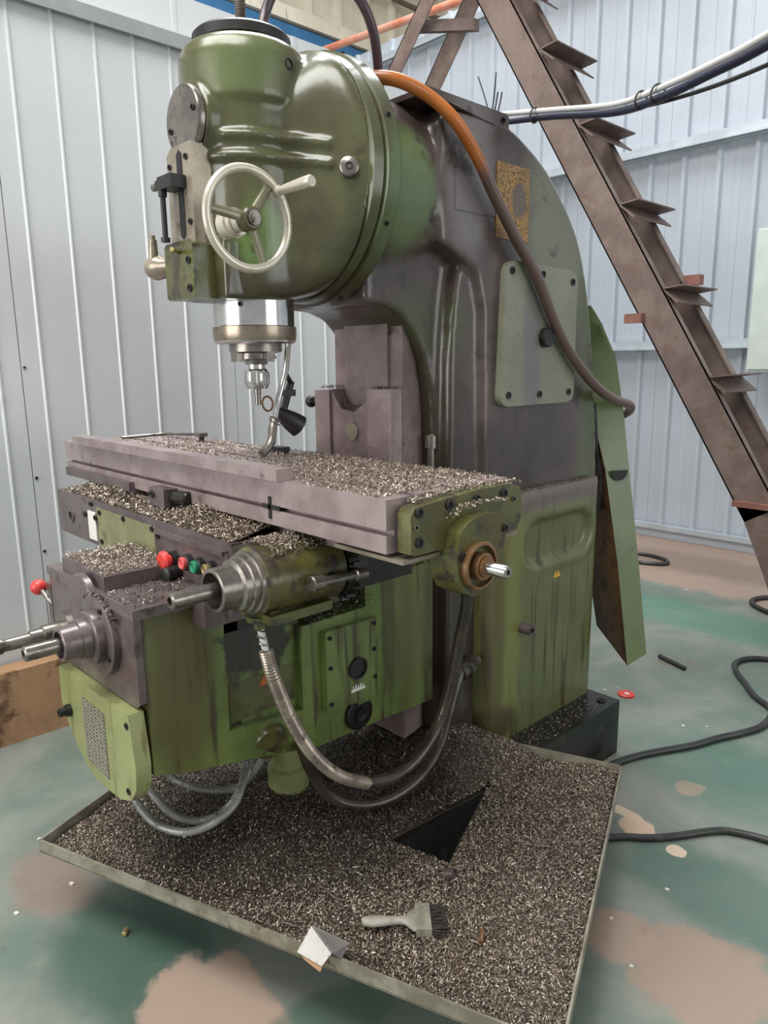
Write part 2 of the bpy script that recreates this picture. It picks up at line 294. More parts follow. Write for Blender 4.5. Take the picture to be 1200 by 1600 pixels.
def link(name, me, c, parent=None, rot=None):
    o = bpy.data.objects.new(name, me); COL.objects.link(o); c = Vector([float(v) for v in c]); WL[o.name] = c.copy()
    if parent: o.parent = parent; o.location = c-WL[parent.name]
    else: o.location = c
    if rot is not None: o.rotation_mode = 'QUATERNION'; o.rotation_quaternion = rot
    return o
def thing(name, label, cat, loc, group=None):
    o = bpy.data.objects.new(name, None); o.empty_display_size = .1; COL.objects.link(o); o.location = loc; WL[o.name] = Vector(loc); return tag(o, label, cat, group)
def tag(o, label, cat, group=None):
    o['label'] = label; o['category'] = cat
    if group: o['group'] = group
    return o
def struct(o, label=None, kind='structure', cat=None):
    o['kind'] = kind
    if label: o['label'] = label
    if cat: o['category'] = cat
    return o
BOLT = {}
def bolt(parent, p, d, r=.009, name='bolt', mat='black', h=.004):
    key = (r, mat, h)
    if key not in BOLT:
        g = G(); g.lathe((0, 0, 0), (0, 0, 1), [(-.002, r), (h, r), (h, r*.62), (h-.003, r*.55), (h-.003, 0)], 16)
        bm = g.bm; bmesh.ops.recalc_face_normals(bm, faces=bm.faces[:]); me = bpy.data.meshes.new('bolt'); bm.to_mesh(me); bm.free()
        me.materials.append(M[mat]); me.materials.append(M['hole'])
        for f in me.polygons:
            f.use_smooth = True
            if all((me.vertices[v].co.xy).length < r*.8 for v in f.vertices): f.material_index = 1
        me.set_sharp_from_angle(angle=.6); BOLT[key] = me
    return link(name, BOLT[key], p, parent, Vector(d).normalized().to_track_quat('Z', 'Y'))
XP, YM, ZP = V(1, 0, 0), V(0, -1, 0), V(0, 0, 1)

# ------------------------------------------------------------------ setting
struct(G().box(-12, 4, -3, 9, -.1, 0).obj('floor', 'floor'), 'green painted concrete floor with worn brown patches')
# left enclosure: sandwich panels with pressed ribs
wl = struct(G().box(-3.10, -3.03, -2.2, 3.0, 0, 2.76).obj('wall_left', 'wall_white'), 'white sandwich panel wall of the enclosure')
def ribbed_panel(y0, y1):
    g = G(); pts = [(-3.035, y0+.002)]; y = y0+.055
    prof = [(-3.02, y0+.002)]
    n = max(1, round((y1-y0)/.158)); st = (y1-y0)/n
    for i in range(n):
        c = y0+st*(i+.5)
        prof += [(-3.02, c-.008), (-3.0135, c-.003), (-3.0135, c+.003), (-3.02, c+.008)]
    prof += [(-3.02, y1-.002), (-3.035, y1-.002), (-3.035, y0+.002)]
    return g.prism(prof, 'z', .005, 2.758).obj('panel', 'wall_white', wl)
SEAM = .93
ys = [SEAM-.95*k for k in range(3, 0, -1)]+[SEAM+.95*k for k in range(0, 3)]
ys = [v for v in ys if v > -2.2]+[3.0]
for a, b in zip(ys, ys[1:]): ribbed_panel(a, b)
for z in (.42, .72, 1.02, 1.45): bolt(wl, (-3.018, SEAM+.012, z), XP, .006, 'rivet', 'dull_steel', .003)
struct(G().prism([(-3.10, 2.762), (-2.99, 2.762), (-2.99, 2.735), (-2.98, 2.735), (-2.98, 2.79), (-3.10, 2.79)], 'y', -2.2, 3.0).obj('trim_1', 'trim_grey'), 'grey angle trim along the top of the white wall')
fa = struct(G().box(-3.16, -3.05, -2.2, 3.0, 2.79, 2.97).obj('wall_fascia', 'wall_white'), 'white fascia band above the grey trim')
for y in (-1.0, .1, 1.2, 1.68, 2.3): G().box(-3.05, -3.047, y, y+.02, 2.79, 2.97).obj('joint_cover', 'wall_white', fa)
struct(G().box(-8, -3.10, 2.94, 3.0, 0, 2.97).obj('wall_return', 'wall_white'), 'white end wall of the enclosure')
# back wall: profiled sheets, each a part
wb = struct(G().box(-12, 4, 5.76, 5.80, 0, 4.70).obj('wall_back', 'wall_blue'), 'blue grey corrugated sheet wall at the back')
for k in range(-9, 5):
    x0 = -2.981+.795*k+.13; g = G(); prof = [(x0+.001, 5.74)]
    for i in range(3):
        c = x0+.265*(i+.5)
        prof += [(c-.024, 5.74), (c-.014, 5.705), (c+.014, 5.705), (c+.024, 5.74)]
        if i < 2: prof += [(c+.105, 5.74), (c+.109, 5.736), (c+.156, 5.736), (c+.160, 5.74)]
    prof += [(x0+.794, 5.74), (x0+.794, 5.758), (x0+.001, 5.758)]
    g.prism(prof, 'z', .06, 4.70).obj('corrugated_sheet', 'wall_blue', wb, smooth=20)
for i, z in enumerate((1.567, 3.03, 4.50)):
    struct(G().box(-12, 4, 5.62, 5.712, z-.035, z+.035, .006).box(-12, 4, 5.60, 5.63, z-.035, z-.02).obj('trim_%d' % (i+2), 'purlin'), 'galvanised horizontal purlin on the back wall')
struct(G().box(-12, 4, 5.66, 5.712, .075, .115, .004).obj('trim_5', 'purlin'), 'galvanised bottom rail of the back wall')
struct(G().box(-12, 4, 5.70, 5.759, 0, .075, .01).obj('baseboard_back', 'wall_blue'), 'sheet metal skirting at the foot of the back wall')
# far beige wall above the enclosure, roof girts
wf = struct(G().box(-8.3, -8.2, -3, 9, 0, 9.5).obj('wall_far', 'beige_sheet'), 'beige profiled far wall seen above the enclosure')
for k in range(16):
    y0 = .2+.5*k
    G().prism([(-8.2, y0+.18), (-8.13, y0+.21), (-8.13, y0+.27), (-8.2, y0+.30)], 'z', 3, 9.5).obj('sheet_rib', 'beige_sheet', wf)
struct(G().box(-8.16, -8.0, -3, 8.8, 5.42, 5.56).obj('trim_6', 'blue_beam'), 'blue beam along the far beige wall')
struct(G().box(-8.16, -7.95, -3, 8.8, 5.58, 5.74).obj('trim_7', 'beige_sheet'), 'beige ledge above the blue beam')
struct(G().cyl((-8.05, -3, 6.4), (-8.05, 9, 6.4), .035, n=10).obj('trim_8', 'rusty'), 'thin dark rail on the far beige wall')
wu = struct(G().box(-12, 4, 8.9, 9.0, 0, 9.5).obj('wall_upper', 'beige_sheet'), 'beige profiled wall beyond the blue grey sheeting')
for k in range(26):
    G().prism([(-8+.5*k, 8.9), (-7.97+.5*k, 8.83), (-7.91+.5*k, 8.83), (-7.88+.5*k, 8.9)], 'z', 3, 9.5).obj('sheet_rib', 'beige_sheet', wu)

# ------------------------------------------------------------------ milling machine
XS, YC = -1.62, 1.073
mm = thing('milling_machine', 'large green vertical knee milling machine standing on the dark base', 'milling machine', (XS, 1.9, 0))
# base
base = G().box(-2.015, -1.225, 1.80, 2.345, 0, .212, .014).box(-2.010, -1.226, .98, 1.85, 0, .197, .006).obj('base', 'blackoil', mm)
for p in ((-1.27, 2.29), (-1.27, 1.95)): bolt(base, (p[0], p[1], .212), ZP, .016, 'anchor_bolt', 'black', .006)
# column casting (upper and web), blended
g = G(); HW = .25
arc = [(1.74, 2.115), (1.80, 2.10), (1.872, 2.075), (1.972, 2.027), (2.04, 1.975), (2.10, 1.92), (2.15, 1.865), (2.185, 1.81), (2.225, 1.72), (2.252, 1.63), (2.29, 1.47), (2.335, 1.20), (2.35, 1.0)]
def cr(P, k=5):
    P = [Vector(p) for p in P]; E = [P[0]*2-P[1]]+P+[P[-1]*2-P[-2]]; o = []
    for i in range(1, len(E)-2):
        a, b, c, d = E[i-1:i+3]
        for j in range(k): t = j/k; o.append(tuple(.5*((2*b)+(c-a)*t+(2*a-5*b+4*c-d)*t*t+(3*b-a-3*c+d)*t**3)))
    return o+[tuple(P[-1])]
arc = cr(arc)
back = arc+[(2.35, .5), (1.74, .5), (1.70, 1.25), (1.69, 1.60), (1.66, 1.70), (1.56, 1.75), (1.505, 1.765), (1.50, 2.06), (1.52, 2.10)]
g.prism(back, 'x', XS-HW, XS+HW, .022, 3, 40)
web = [(1.30, 1.605), (1.37, 1.60), (1.43, 1.58), (1.485, 1.53), (1.525, 1.46), (1.55, 1.36), (1.56, 1.2), (1.56, .3), (2.0, .3), (2.0, 1.9), (1.30, 1.9)]
g.prism(web, 'x', XS-.175, XS+.175, .02, 2, 40)
g.lathe((XS, 1.28, 1.905), (0, 1, 0), [(0, .275), (.06, .262), (.20, .25), (.30, .22)], 40)
g.prism([(1.33, 2.0), (1.36, 2.10), (1.55, 2.128), (1.75, 2.125), (1.75, 1.9), (1.33, 1.9)], 'x', XS-.15, XS+.15, .02)
g.tube([(XS+HW-.014, p[0]-.014, p[1]-.012) for p in arc], .020, 10, .03)
g.prism([(1.575, .25), (1.575, 1.45), (1.585, 1.58), (1.60, 1.68), (1.63, 1.80), (1.85, 1.80), (1.85, .25)], 'x', XS-.225, XS+.225, .06, 4, 40)
col = g.obj('column', 'column', mm, remesh=(.0075, 26))
G().prism([(1.45, 2.118), (1.45, 2.132), (1.775, 2.132), (1.785, 2.125), (1.785, 2.088), (1.70, 2.096)], 'x', XS+.10, XS+.252, .003).obj('top_plate', 'column', mm)
bolt(mm, (XS+.252, 1.758, 2.112), XP, .010, 'lifting_hole', 'black', .003)
# lower side panels (door with pressed recess)
def stadium(cy, cz, hw, hh, n=10):
    P = []
    for k in range(n+1): a = -math.pi/2+math.pi*k/n; P.append((cy+hw-hh+hh*math.cos(a), cz+hh*math.sin(a)))
    for k in range(n+1): a = math.pi/2+math.pi*k/n; P.append((cy-hw+hh+hh*math.cos(a), cz+hh*math.sin(a)))
    return P
def sdst(y, z, cy, cz, hw, hh):
    q = np.maximum(np.abs(y-cy)-(hw-hh), 0); return np.hypot(q, z-cz)-hh
def sst(a, b, v): t = np.clip((v-a)/(b-a), 0, 1); return t*t*(3-2*t)
def panel(sgn):     # pressed door skin with a rounded border and a sunk oblong
    y0, y1, z0, z1, R = 1.695, 2.345, .20, 1.05, .038; ny, nz = 96, 120
    Y = np.concatenate([[y0], np.linspace(y0, y1, ny), [y1]]); Z = np.concatenate([[z0], np.linspace(z0, z1, nz), [z1]])
    yy, zz = np.meshgrid(Y, Z, indexing='ij'); e = np.minimum(np.minimum(yy-y0, y1-yy), z1-zz); e = np.clip(e, 0, R)
    dep = R-np.sqrt(np.maximum(R*R-(R-e)**2, 0))
    dep += .020*sst(.014, -.014, sdst(yy, zz, 2.085, .862, .195, .072))-.004*np.exp(-(sdst(yy, zz, 2.085, .862, .195, .072)/.02-1.2)**2)
    X = XS+sgn*(.277-dep); X[0, :] = X[-1, :] = XS+sgn*.19; X[:, 0] = X[:, -1] = XS+sgn*.19
    g = G(); vv = [[g.bm.verts.new((X[i, j], yy[i, j], zz[i, j])) for j in range(nz+2)] for i in range(ny+2)]
    for i in range(ny+1):
        for j in range(nz+1): g.bm.faces.new((vv[i][j], vv[i+1][j], vv[i+1][j+1], vv[i][j+1]))
    g.bm.faces.new([vv[0][0], vv[0][-1], vv[-1][-1], vv[-1][0]])
    return g.obj('side_panel', 'panel', mm, smooth=50)
pa = panel(1); panel(-1); xo = XS+.277
G().lathe((XS+.27, 1.882, .589), XP, [(0, .026), (.006, .026), (.006, .018), (.05, .018), (.05, .010), (.02, .010), (.02, 0)], 20).obj('drain_plug', 'iron_dark', pa)
def tri_sign(parent, x, y, z, s, mat):
    g = G(); g.prism([(y-s*.5, z), (y+s*.5, z), (y, z+s*.95)], 'x', x, x+.0012)
    o = g.obj('warning_sign', mat, parent)
    G().prism([(y-s*.06, z+s*.55), (y+s*.05, z+s*.50), (y+.00*s, z+s*.36), (y+s*.09, z+s*.36), (y-s*.05, z+s*.14), (y-s*.01, z+s*.31), (y-s*.08, z+s*.31)], 'x', x+.0012, x+.0018).obj('lightning_mark', 'black', o); return o
tri_sign(pa, xo, 2.075, .722, .042, 'yellow')
# side cover
def rpoly(P, r, n=5):
    out = []; P = [Vector(p) for p in P]
    for i, p in enumerate(P):
        a = (P[i-1]-p).normalized()*r; b = (P[(i+1) % len(P)]-p).normalized()*r
        out += [tuple(p+a*(1-t)**2+b*t**2) for t in [k/n for k in range(n+1)]]
    return out
cv = G().prism(rpoly([(1.745, 1.318), (1.765, 1.742), (2.138, 1.735), (2.143, 1.318)], .045), 'x', XS+.22, XS+.272, .012, 3, 40).obj('side_cover', 'cover', mm)
for y, z in ((1.79, 1.712), (1.945, 1.712), (2.11, 1.70), (1.785, 1.352), (1.945, 1.35), (2.11, 1.352)): bolt(cv, (XS+.272, y, z), XP, .011)
G().lathe((XS+.27, 1.962, 1.524), XP, [(0, .03), (.018, .03), (.022, .026), (.022, 0)], 24).obj('cover_plug', 'black', cv)
G().box(XS+.249, XS+.2535, 1.735, 1.89, 1.80, 2.005, .001).obj('gold_label', 'label', mm)
G().box(XS+.249, XS+.2525, 1.56, 1.73, 1.855, 1.955, .001).obj('blank_plate', 'column', mm)
# dovetail way and knee guide plates
dv = G().prism([(-1.767, 1.46), (-1.473, 1.46), (-1.50, 1.60), (-1.74, 1.60)], 'z', .30, 1.598, .004).box(-1.715, -1.525, 1.452, 1.47, .4, 1.598).obj('dovetail_way', 'iron_plate', mm)
g = G().prism([(-1.79, .85), (-1.79, 1.372), (-1.725, 1.376), (-1.70, 1.345), (-1.675, 1.318), (-1.62, 1.312), (-1.565, 1.345), (-1.555, 1.378), (-1.465, 1.38), (-1.465, .85)], 'y', 1.405, 1.45, .003)
gp = g.obj('guide_plate', 'iron_plate', mm)
G().box(-1.792, -1.722, 1.395, 1.406, .85, 1.372, .002).obj('gib_strip', 'steel', gp)
G().box(-1.552, -1.463, 1.395, 1.406, .85, 1.379, .002).obj('gib_strip', 'steel', gp)
G().lathe((-1.628, 1.406, 1.255), YM, [(0, .028), (.006, .027), (.006, 0)], 24).obj('round_plug', 'slide', gp)
lv = G().cyl((-1.79, 1.42, 1.335), (-1.83, 1.42, 1.335), .007, n=12).obj('clamp_lever', 'black', mm)
G().ball((-1.843, 1.42, 1.335), .019).obj('lever_knob', 'black', lv)
G().lathe((-1.455, 1.56, 1.10), ZP, [(0, .012), (.105, .012), (.105, .019), (.14, .019), (.145, .014), (.145, 0)], 16).obj('oil_cup', 'dull_steel', mm)
# swivel flange and head
fl = G().lathe((XS, 1.218, 1.913), (0, 1, 0), [(0, .285), (.004, .30), (.030, .304), (.034, .298), (.037, .298), (.041, .310), (.078, .312), (.088, .305), (.09, .25)], 72).obj('swivel_flange', 'head', mm)
for a in (-25, 20, 65, -70, 110): bolt(fl, (XS+.3105*math.cos(math.radians(a)), 1.275, 1.913+.3105*math.sin(math.radians(a))), (math.cos(math.radians(a)), 0, math.sin(math.radians(a))), .006)
g = G(); rings = []; nk = 56
def se(w, h, cz, e, y, dx=0):
    R = []
    for k in range(nk):
        a = 2*math.pi*k/nk; c, s_ = math.cos(a), math.sin(a)
        R.append(V(XS+w*math.copysign(abs(c)**(2/e), c), y, cz+h*math.copysign(abs(s_)**(2/e), s_)))
    return R
def lerp(a, b, t): return a+(b-a)*t
RB = .142
for i in range(9):
    a = math.pi/2*(i/8); y = YC-RB*math.cos(a); wv = max(.02, RB*math.sin(a)); rings.append(se(wv, .238, 1.842, 10, y))
for t in (.12, .25, .38, .5, .62, .74, .85, .94, 1.0):
    y = lerp(YC, 1.222, t); k = t*t*(3-2*t); k2 = t**1.3
    rings.append(se(lerp(RB, .292, k2*.55+k*.45), lerp(.238, .292, k), lerp(1.842, 1.913, k), lerp(10, 2.05, t**.6), y))
g.loft(rings)
g.lathe((XS, YC, 2.035), ZP, [(0, .143), (.012, .152), (.105, .152), (.130, .144), (.145, .128), (.15, .1)], 48)      # cap
g.prism([(1.10, 2.03), (1.24, 2.03), (1.24, 2.16), (1.16, 2.175), (1.10, 2.175)], 'x', XS-.11, XS+.11, .03)
for zz in (1.918, 1.962):     # raised bands round the casting
    P = [V(XS+(RB+.001)*math.sin(math.radians(a)), YC-(RB+.001)*math.cos(math.radians(a)), zz) for a in range(20, 92, 8)]+[V(XS+.172, 1.115, zz-.003), V(XS+.203, 1.143, zz-.008), V(XS+.222, 1.158, zz-.012)]
    g.tube(P, .0105, 8)
g.lathe((XS, .955, 2.0), YM, [(0, .085), (.035, .079)], 36)                       # boss behind front disc
g.box(XS-.085, XS+.10, .935, 1.02, 1.604, 1.74, .02)
head = g.obj('milling_head', 'head', mm, remesh=(.0062, 5))
G().lathe((XS, YC, 2.186), ZP, [(0, .116), (.020, .116), (.026, .110), (.026, 0)], 48).obj('cap_disc', 'black', head)
g = G(); pr = [(0, .013)]
for k in range(20): pr += [(.01+.005*k, .013), (.0125+.005*k, .0112)]
g.lathe((XS, YC, 2.212), ZP, pr+[(.12, .012), (.122, 0)], 16).obj('draw_bar', 'dull_steel', head)
fd = G().lathe((XS, .918, 2.0), YM, [(0, .076), (.012, .076), (.016, .073), (.016, 0)], 48).obj('front_disc', 'dull_steel', head)
for a in (15, 195): bolt(fd, (XS+.055*math.cos(math.radians(a)), .902, 2.0+.055*math.sin(math.radians(a))), YM, .007)
G().lathe((-1.4725, 1.098, 2.1225), V(.98, .10, 0), [(-.004, .012), (.004, .012), (.004, .009), (.0, .009), (.0, 0)], 16).obj('oil_hole', 'hole', head)
PL = V(-1.352, 1.172, 1.895)
op = G().lathe(PL, V(.75, -.62, .05), [(-.02, .022), (.003, .022), (.005, .019), (.005, 0)], 24).obj('oil_plug', 'dull_steel', head)
bolt(op, PL+V(.75, -.62, .05).normalized()*.005, V(.75, -.62, .05), .009, 'socket', 'black', .002)
# front slide with depth stop
sl = G().prism([(-1.682, 1.725), (-1.682, 1.93), (-1.66, 1.945), (-1.57, 1.945), (-1.57, 1.725)], 'y', .890, .945, .002).obj('slide_plate', 'slide', head)
G().prism([(-1.634, 1.75), (-1.634, 1.925), (-1.622, 1.935), (-1.610, 1.925), (-1.610, 1.75), (-1.622, 1.74)], 'y', .8885, .8905).obj('slot', 'hole', sl)
for x, z in ((-1.667, 1.905), (-1.590, 1.915), (-1.585, 1.775)): bolt(sl, (x, .890, z), YM, .007)
st = G().box(-1.66, -1.595, .850, .888, 1.848, 1.876, .004).box(-1.675, -1.655, .852, .872, 1.853, 1.871, .002).obj('stop_block', 'black', head)
G().lathe((-1.655, .86, 1.735), ZP, [(0, .011), (.010, .011), (.010, .0065), (.10, .0065), (.10, .010), (.115, .010), (.115, 0)], 14).obj('stop_rod', 'black', head)
G().lathe((-1.690, .862, 1.862), V(-1, 0, 0), [(-.02, .009), (.01, .009), (.012, .007), (.012, 0)], 12).obj('stop_screw', 'dull_steel', st)
bl = G().prism([(-1.70, 1.612), (-1.70, 1.728), (-1.690, 1.735), (-1.575, 1.735), (-1.565, 1.725), (-1.565, 1.605), (-1.69, 1.605)], 'y', .878, .945, .005).obj('stop_housing', 'olive_dirty', head)
for z in (1.628, 1.69): bolt(bl, (-1.585, .878, z), YM, .009)
G().cyl((-1.63, .878, 1.712), (-1.60, .845, 1.712), .005, n=10).obj('pin', 'brass', bl)
gk = G().lathe((-1.70, .90, 1.69), V(-1, -.25, 0), [(0, .020), (.03, .022), (.04, .028), (.062, .031), (.078, .026), (.080, .018), (.080, 0)], 24).obj('feed_knob', 'slide', head)
G().lathe((-1.755, .876, 1.705), V(.25, -.1, 1), [(0, .013), (.03, .011), (.05, .009), (.05, .006), (.06, .006), (.06, 0)], 14).obj('grip_screw', 'slide', gk)
# quill, spindle, collet and cutter
q = G().lathe((XS, YC, 1.612), V(0, 0, -1), [(0, .102), (.066, .102), (.070, .106), (.092, .106), (.106, .103), (.110, .098), (.110, .0)], 56).obj('quill', 'chrome', mm)
G().lathe((XS, YC, 1.544), V(0, 0, -1), [(0, .1065), (.022, .1065), (.034, .104), (.034, .09)], 56).obj('quill_collar', 'collar', q)
bolt(q, (XS+.102*math.cos(-.9), YC+.102*math.sin(-.9), 1.595), (math.cos(-.9), math.sin(-.9), 0), .006)
sp = G().lathe((XS, YC, 1.503), V(0, 0, -1), [(0, .068), (.020, .068), (.022, .062), (.024, .05), (.030, .05), (.030, .052), (.038, .052), (.040, .03), (.052, .028)], 40).obj('spindle_nose', 'dull_steel', mm)
for s_ in (-1, 1):
    G().box(XS+s_*.055-.012, XS+s_*.055+.012, YC-.012, YC+.012, 1.458, 1.492, .003).obj('drive_key', 'dull_steel', sp)
G().box(XS-.014, XS+.014, YC-.066, YC-.044, 1.458, 1.490, .003).obj('drive_key', 'dull_steel', sp)
g = G(); g.lathe((XS, YC, 1.452), V(0, 0, -1), [(0, .022), (.012, .022), (.012, .026), (.018, .030), (.054, .030), (.062, .026), (.064, .012)], 32)
for k in range(12):
    a = 2*math.pi*k/12; d = V(math.cos(a), math.sin(a), 0); g.cyl(V(XS, YC, 1.432)+d*.029, V(XS, YC, 1.400)+d*.029, .0035, n=6)
g.obj('collet_nut', 'chrome', sp)
G().lathe((XS, YC, 1.39), V(0, 0, -1), [(0, .009), (.016, .009), (.016, .007), (.030, .008), (.042, .0085), (.042, .004), (.044, 0)], 14).obj('end_mill', 'dull_steel', sp)
# handwheel
hw = thing('handwheel', '', '', (-1.395, .922, 1.757)); del hw['label'], hw['category']; hw.parent = mm; hw.location = V(-1.395, .922, 1.757)-WL[mm.name]
HC = V(-1.395, .922, 1.757)
G().ring(HC, XP, .102, .0100, 64, 12, .9).obj('rim', 'nickel', hw)
for a in (52, 172, 292):
    d = V(0, math.cos(math.radians(a)), math.sin(math.radians(a))); g = G(); n = 7; rings = []
    sd = V(0, -d.z, d.y)
    for t in np.linspace(.012, .100, n):
        wv = .0125-.03*t+.06*max(0, t-.085); x = -.004*0+.012*(1-t/.1)
        c = HC+d*float(t)+V(x-.006, 0, 0); rings.append([c+sd*(wv*math.cos(b))+V(.006*math.sin(b), 0, 0) for b in np.linspace(0, 2*math.pi, 12, endpoint=False)])
    g.loft(rings).obj('spoke', 'spoke', hw)
hb = G().lathe(HC-V(.012, 0, 0), XP, [(0, .026), (.026, .025), (.030, .021), (.030, .0)], 32).obj('hub', 'olive_dirty', hw)
G().lathe(HC+V(.018, 0, 0), XP, [(0, .015), (.006, .015), (.006, .011), (.009, .011), (.009, 0)], 20).obj('shaft_end', 'dull_steel', hb)
G().lathe(HC-V(.085, 0, 0), XP, [(0, .032), (.03, .032), (.032, .027), (.045, .027), (.045, .022), (.075, .022)], 28).obj('graduated_collar', 'nickel', hw)
hp = HC+V(0, .075, .066)
G().lathe(hp-V(.006, 0, 0), XP, [(0, .011), (.016, .012), (.018, .009), (.026, .0085), (.05, .0105), (.105, .0130), (.128, .0130), (.132, .011), (.132, 0)], 20).obj('crank_handle', 'nickel', hw)
# coolant pipe, lamp and hoses
g = G().tube([(-1.553, 1.133, 1.515), (-1.557, 1.13, 1.498), (-1.572, 1.13, 1.433), (-1.577, 1.11, 1.368), (-1.565, 1.085, 1.31)], .0078, 10, .01)
cp = g.obj('coolant_pipe', 'chrome', mm)
G().tube([(-1.565, 1.085, 1.312), (-1.556, 1.07, 1.285), (-1.548, 1.06, 1.257), (-1.543, 1.04, 1.238), (-1.54, 1.025, 1.228)], .0115, 12, .012, -.08).obj('nozzle_hose', 'dull_steel', cp)
G().ring((-1.566, 1.087, 1.312), V(.1, .5, 1), .013, .003, 20, 6).ring((-1.564, 1.083, 1.304), V(.3, .5, 1), .015, .002, 20, 6).obj('wire_tie', 'dull_steel', cp)
lm = G().lathe((-1.651, 1.17, 1.315), V(.1, .5, -.35), [(-.02, .012), (0, .020), (.03, .028), (.06, .032), (.06, .028), (.03, .02), (.03, 0)], 24).obj('work_lamp', 'black', mm)
G().cyl((-1.650, 1.17, 1.315), (-1.645, 1.20, 1.405), .010, n=12).box(-1.662, -1.632, 1.175, 1.205, 1.365, 1.383, .003).obj('lamp_arm', 'black', lm)
g = G().tube([(-1.645, 1.20, 1.40), (-1.615, 1.165, 1.42), (-1.576, 1.132, 1.43)], .007, 8); g.obj('lamp_gooseneck', 'black', lm)
G().ring((-1.69, 1.15, 1.345), V(1, .2, .1), .020, .003, 24, 6).obj('lamp_rim', 'brass_rust', lm)
G().tube([(-1.63, 1.15, 2.19), (-1.625, 1.14, 2.232), (-1.644, 1.16, 2.296), (-1.611, 1.19, 2.367), (-1.523, 1.24, 2.393), (-1.465, 1.3, 2.324), (-1.46, 1.35, 2.26), (-1.492, 1.4, 2.175), (-1.51, 1.42, 2.10)], .0125, 12).obj('power_hose', 'purple_hose', mm)
G().tube([(-1.56, 1.27, 2.105), (-1.5, 1.294, 2.128), (-1.45, 1.324, 2.14), (-1.4, 1.374, 2.135), (-1.37, 1.457, 2.109), (-1.335, 1.521, 2.055), (-1.33, 1.601, 1.984), (-1.33, 1.685, 1.892), (-1.33, 1.776, 1.801), (-1.325, 1.884, 1.694), (-1.325, 1.976, 1.577), (-1.325, 2.072, 1.48), (-1.32, 2.208, 1.381), (-1.32, 2.339, 1.323), (-1.33, 2.482, 1.294), (-1.35, 2.53, 1.269), (-1.4, 2.55, 1.244)], .0165, 14).obj('brown_hose', 'hose', mm)
# sheet guard behind the column
gu = thing('rear_guard', '', '', (-1.37, 2.45, .3)); del gu['label'], gu['category']; gu.parent = mm; gu.location = V(-1.37, 2.45, .3)-WL[mm.name]
L = [(-1.49, 2.36, 1.64), (-1.485, 2.362, 1.62), (-1.46, 2.37, 1.46), (-1.42, 2.38, 1.278), (-1.36, 2.395, 1.058), (-1.299, 2.41, .712), (-1.242, 2.42, .32)]
Rr = [(-1.436, 2.37, 1.645), (-1.407, 2.40, 1.583), (-1.371, 2.45, 1.459), (-1.344, 2.48, 1.251), (-1.31, 2.49, 1.015), (-1.262, 2.50, .702), (-1.213, 2.51, .349)]
def strip(A, B, name, mat, th):
    g = G(); T_ = Vector(th); A = [Vector(p) for p in A]; B = [Vector(p) for p in B]
    g.loft([[a, b, b+T_, a+T_] for a, b in zip(A, B)]); return g.obj(name, mat, gu, smooth=50)
os_ = strip(L, Rr, 'outer_sheet', 'guard_out', (-.004, .002, 0))
K = [Vector(p)+V(-.17, .06, .10 if i == 6 else 0) for i, p in enumerate(L)]
strip(L[1:], K[1:], 'inner_sheet', 'guard_in', (-.002, .004, 0))
ha, hb_ = V(-1.346, 2.405, 1.055), V(-1.315, 2.472, 1.055); hn = V(.004, -.0015, 0)
g = G(); dd = hb_-ha
g.loft([[ha+dd*u+hn+V(0, 0, zz), ha+dd*u-hn*.2+V(0, 0, zz)] for u, zz in ((0.02, 0), (.98, 0))], False) if 0 else None
ring = [ha+dd*(.5-.5*math.cos(math.pi*k/10))+V(0, 0, -.038*math.sin(math.pi*k/10)) for k in range(11)]
g.loft([[p+hn for p in ring], [p+hn*.3 for p in ring]]); g.obj('hand_hole', 'hole', os_)
G().tube([(-1.40, 2.36, 1.3), (-1.40, 2.39, 1.15), (-1.385, 2.41, 1.02), (-1.39, 2.41, .9)], .010, 8).obj('guard_cable', 'rubber', gu)
# ---- knee
kn = G()
bot = [(.60, .563), (.80, .515), (1.08, .452), (1.52, .436)]
kn.prism([(.618, .562), (.70, .535), (.812, .513), (.812, .925), (.618, .925)], 'x', -1.82, -1.41, .006)
kn.prism([(.812, .513), (1.03, .463), (1.03, .575), (.812, .595)], 'x', -1.82, -1.41, .004)
kn.prism([(.80, .50), (1.04, .455), (1.04, .83), (.80, .83)], 'x', -1.82, -1.435)
kn.prism([(1.03, .80), (1.03, .463), (1.08, .452), (1.26, .447), (1.52, .436), (1.52, .875), (1.25, .875), (1.25, .80)], 'x', -1.82, -1.41, .006)
knee = kn.obj('knee', 'knee', mm)
G().prism([(-1.905, .935), (-1.905, .74), (-1.83, .712), (-1.43, .722), (-1.412, .735), (-1.412, .935)], 'y', .60, .645, .004).box(-1.908, -1.402, .596, .805, .928, .951, .002).box(-1.90, -1.81, .64, .80, .74, .93).obj('knee_block', 'iron_dark', knee)
kf = G().prism([(-1.828, .706), (-1.42, .718), (-1.402, .60), (-1.41, .545), (-1.44, .505), (-1.50, .482), (-1.573, .474), (-1.64, .470), (-1.70, .485), (-1.76, .522), (-1.80, .56), (-1.832, .608)], 'y', .575, .61, .008, 3, 25).obj('front_plate', 'knee_front', knee)
G().box(-1.685, -1.555, .5735, .5755, .507, .672, .0006).obj('chart_plate', 'chart', kf)
G().lathe((-1.775, .576, .604), YM, [(0, .016), (.012, .016), (.012, .011), (.03, .011), (.03, .006), (.015, .006), (.015, 0)], 16).obj('grease_fitting', 'black', kf)
bolt(kf, (-1.43, .576, .69), YM, .008); bolt(kf, (-1.45, .576, .525), YM, .008)
kt = G().box(-1.835, -1.578, .612, .795, .952, .984, .003).obj('knee_top_cover', 'iron_dark', knee)
G().lathe((-1.560, .775, .968), V(.3, -1, 0), [(-.03, .017), (.03, .017), (.032, .014), (.032, 0)], 18).obj('stop_roller', 'black', knee)
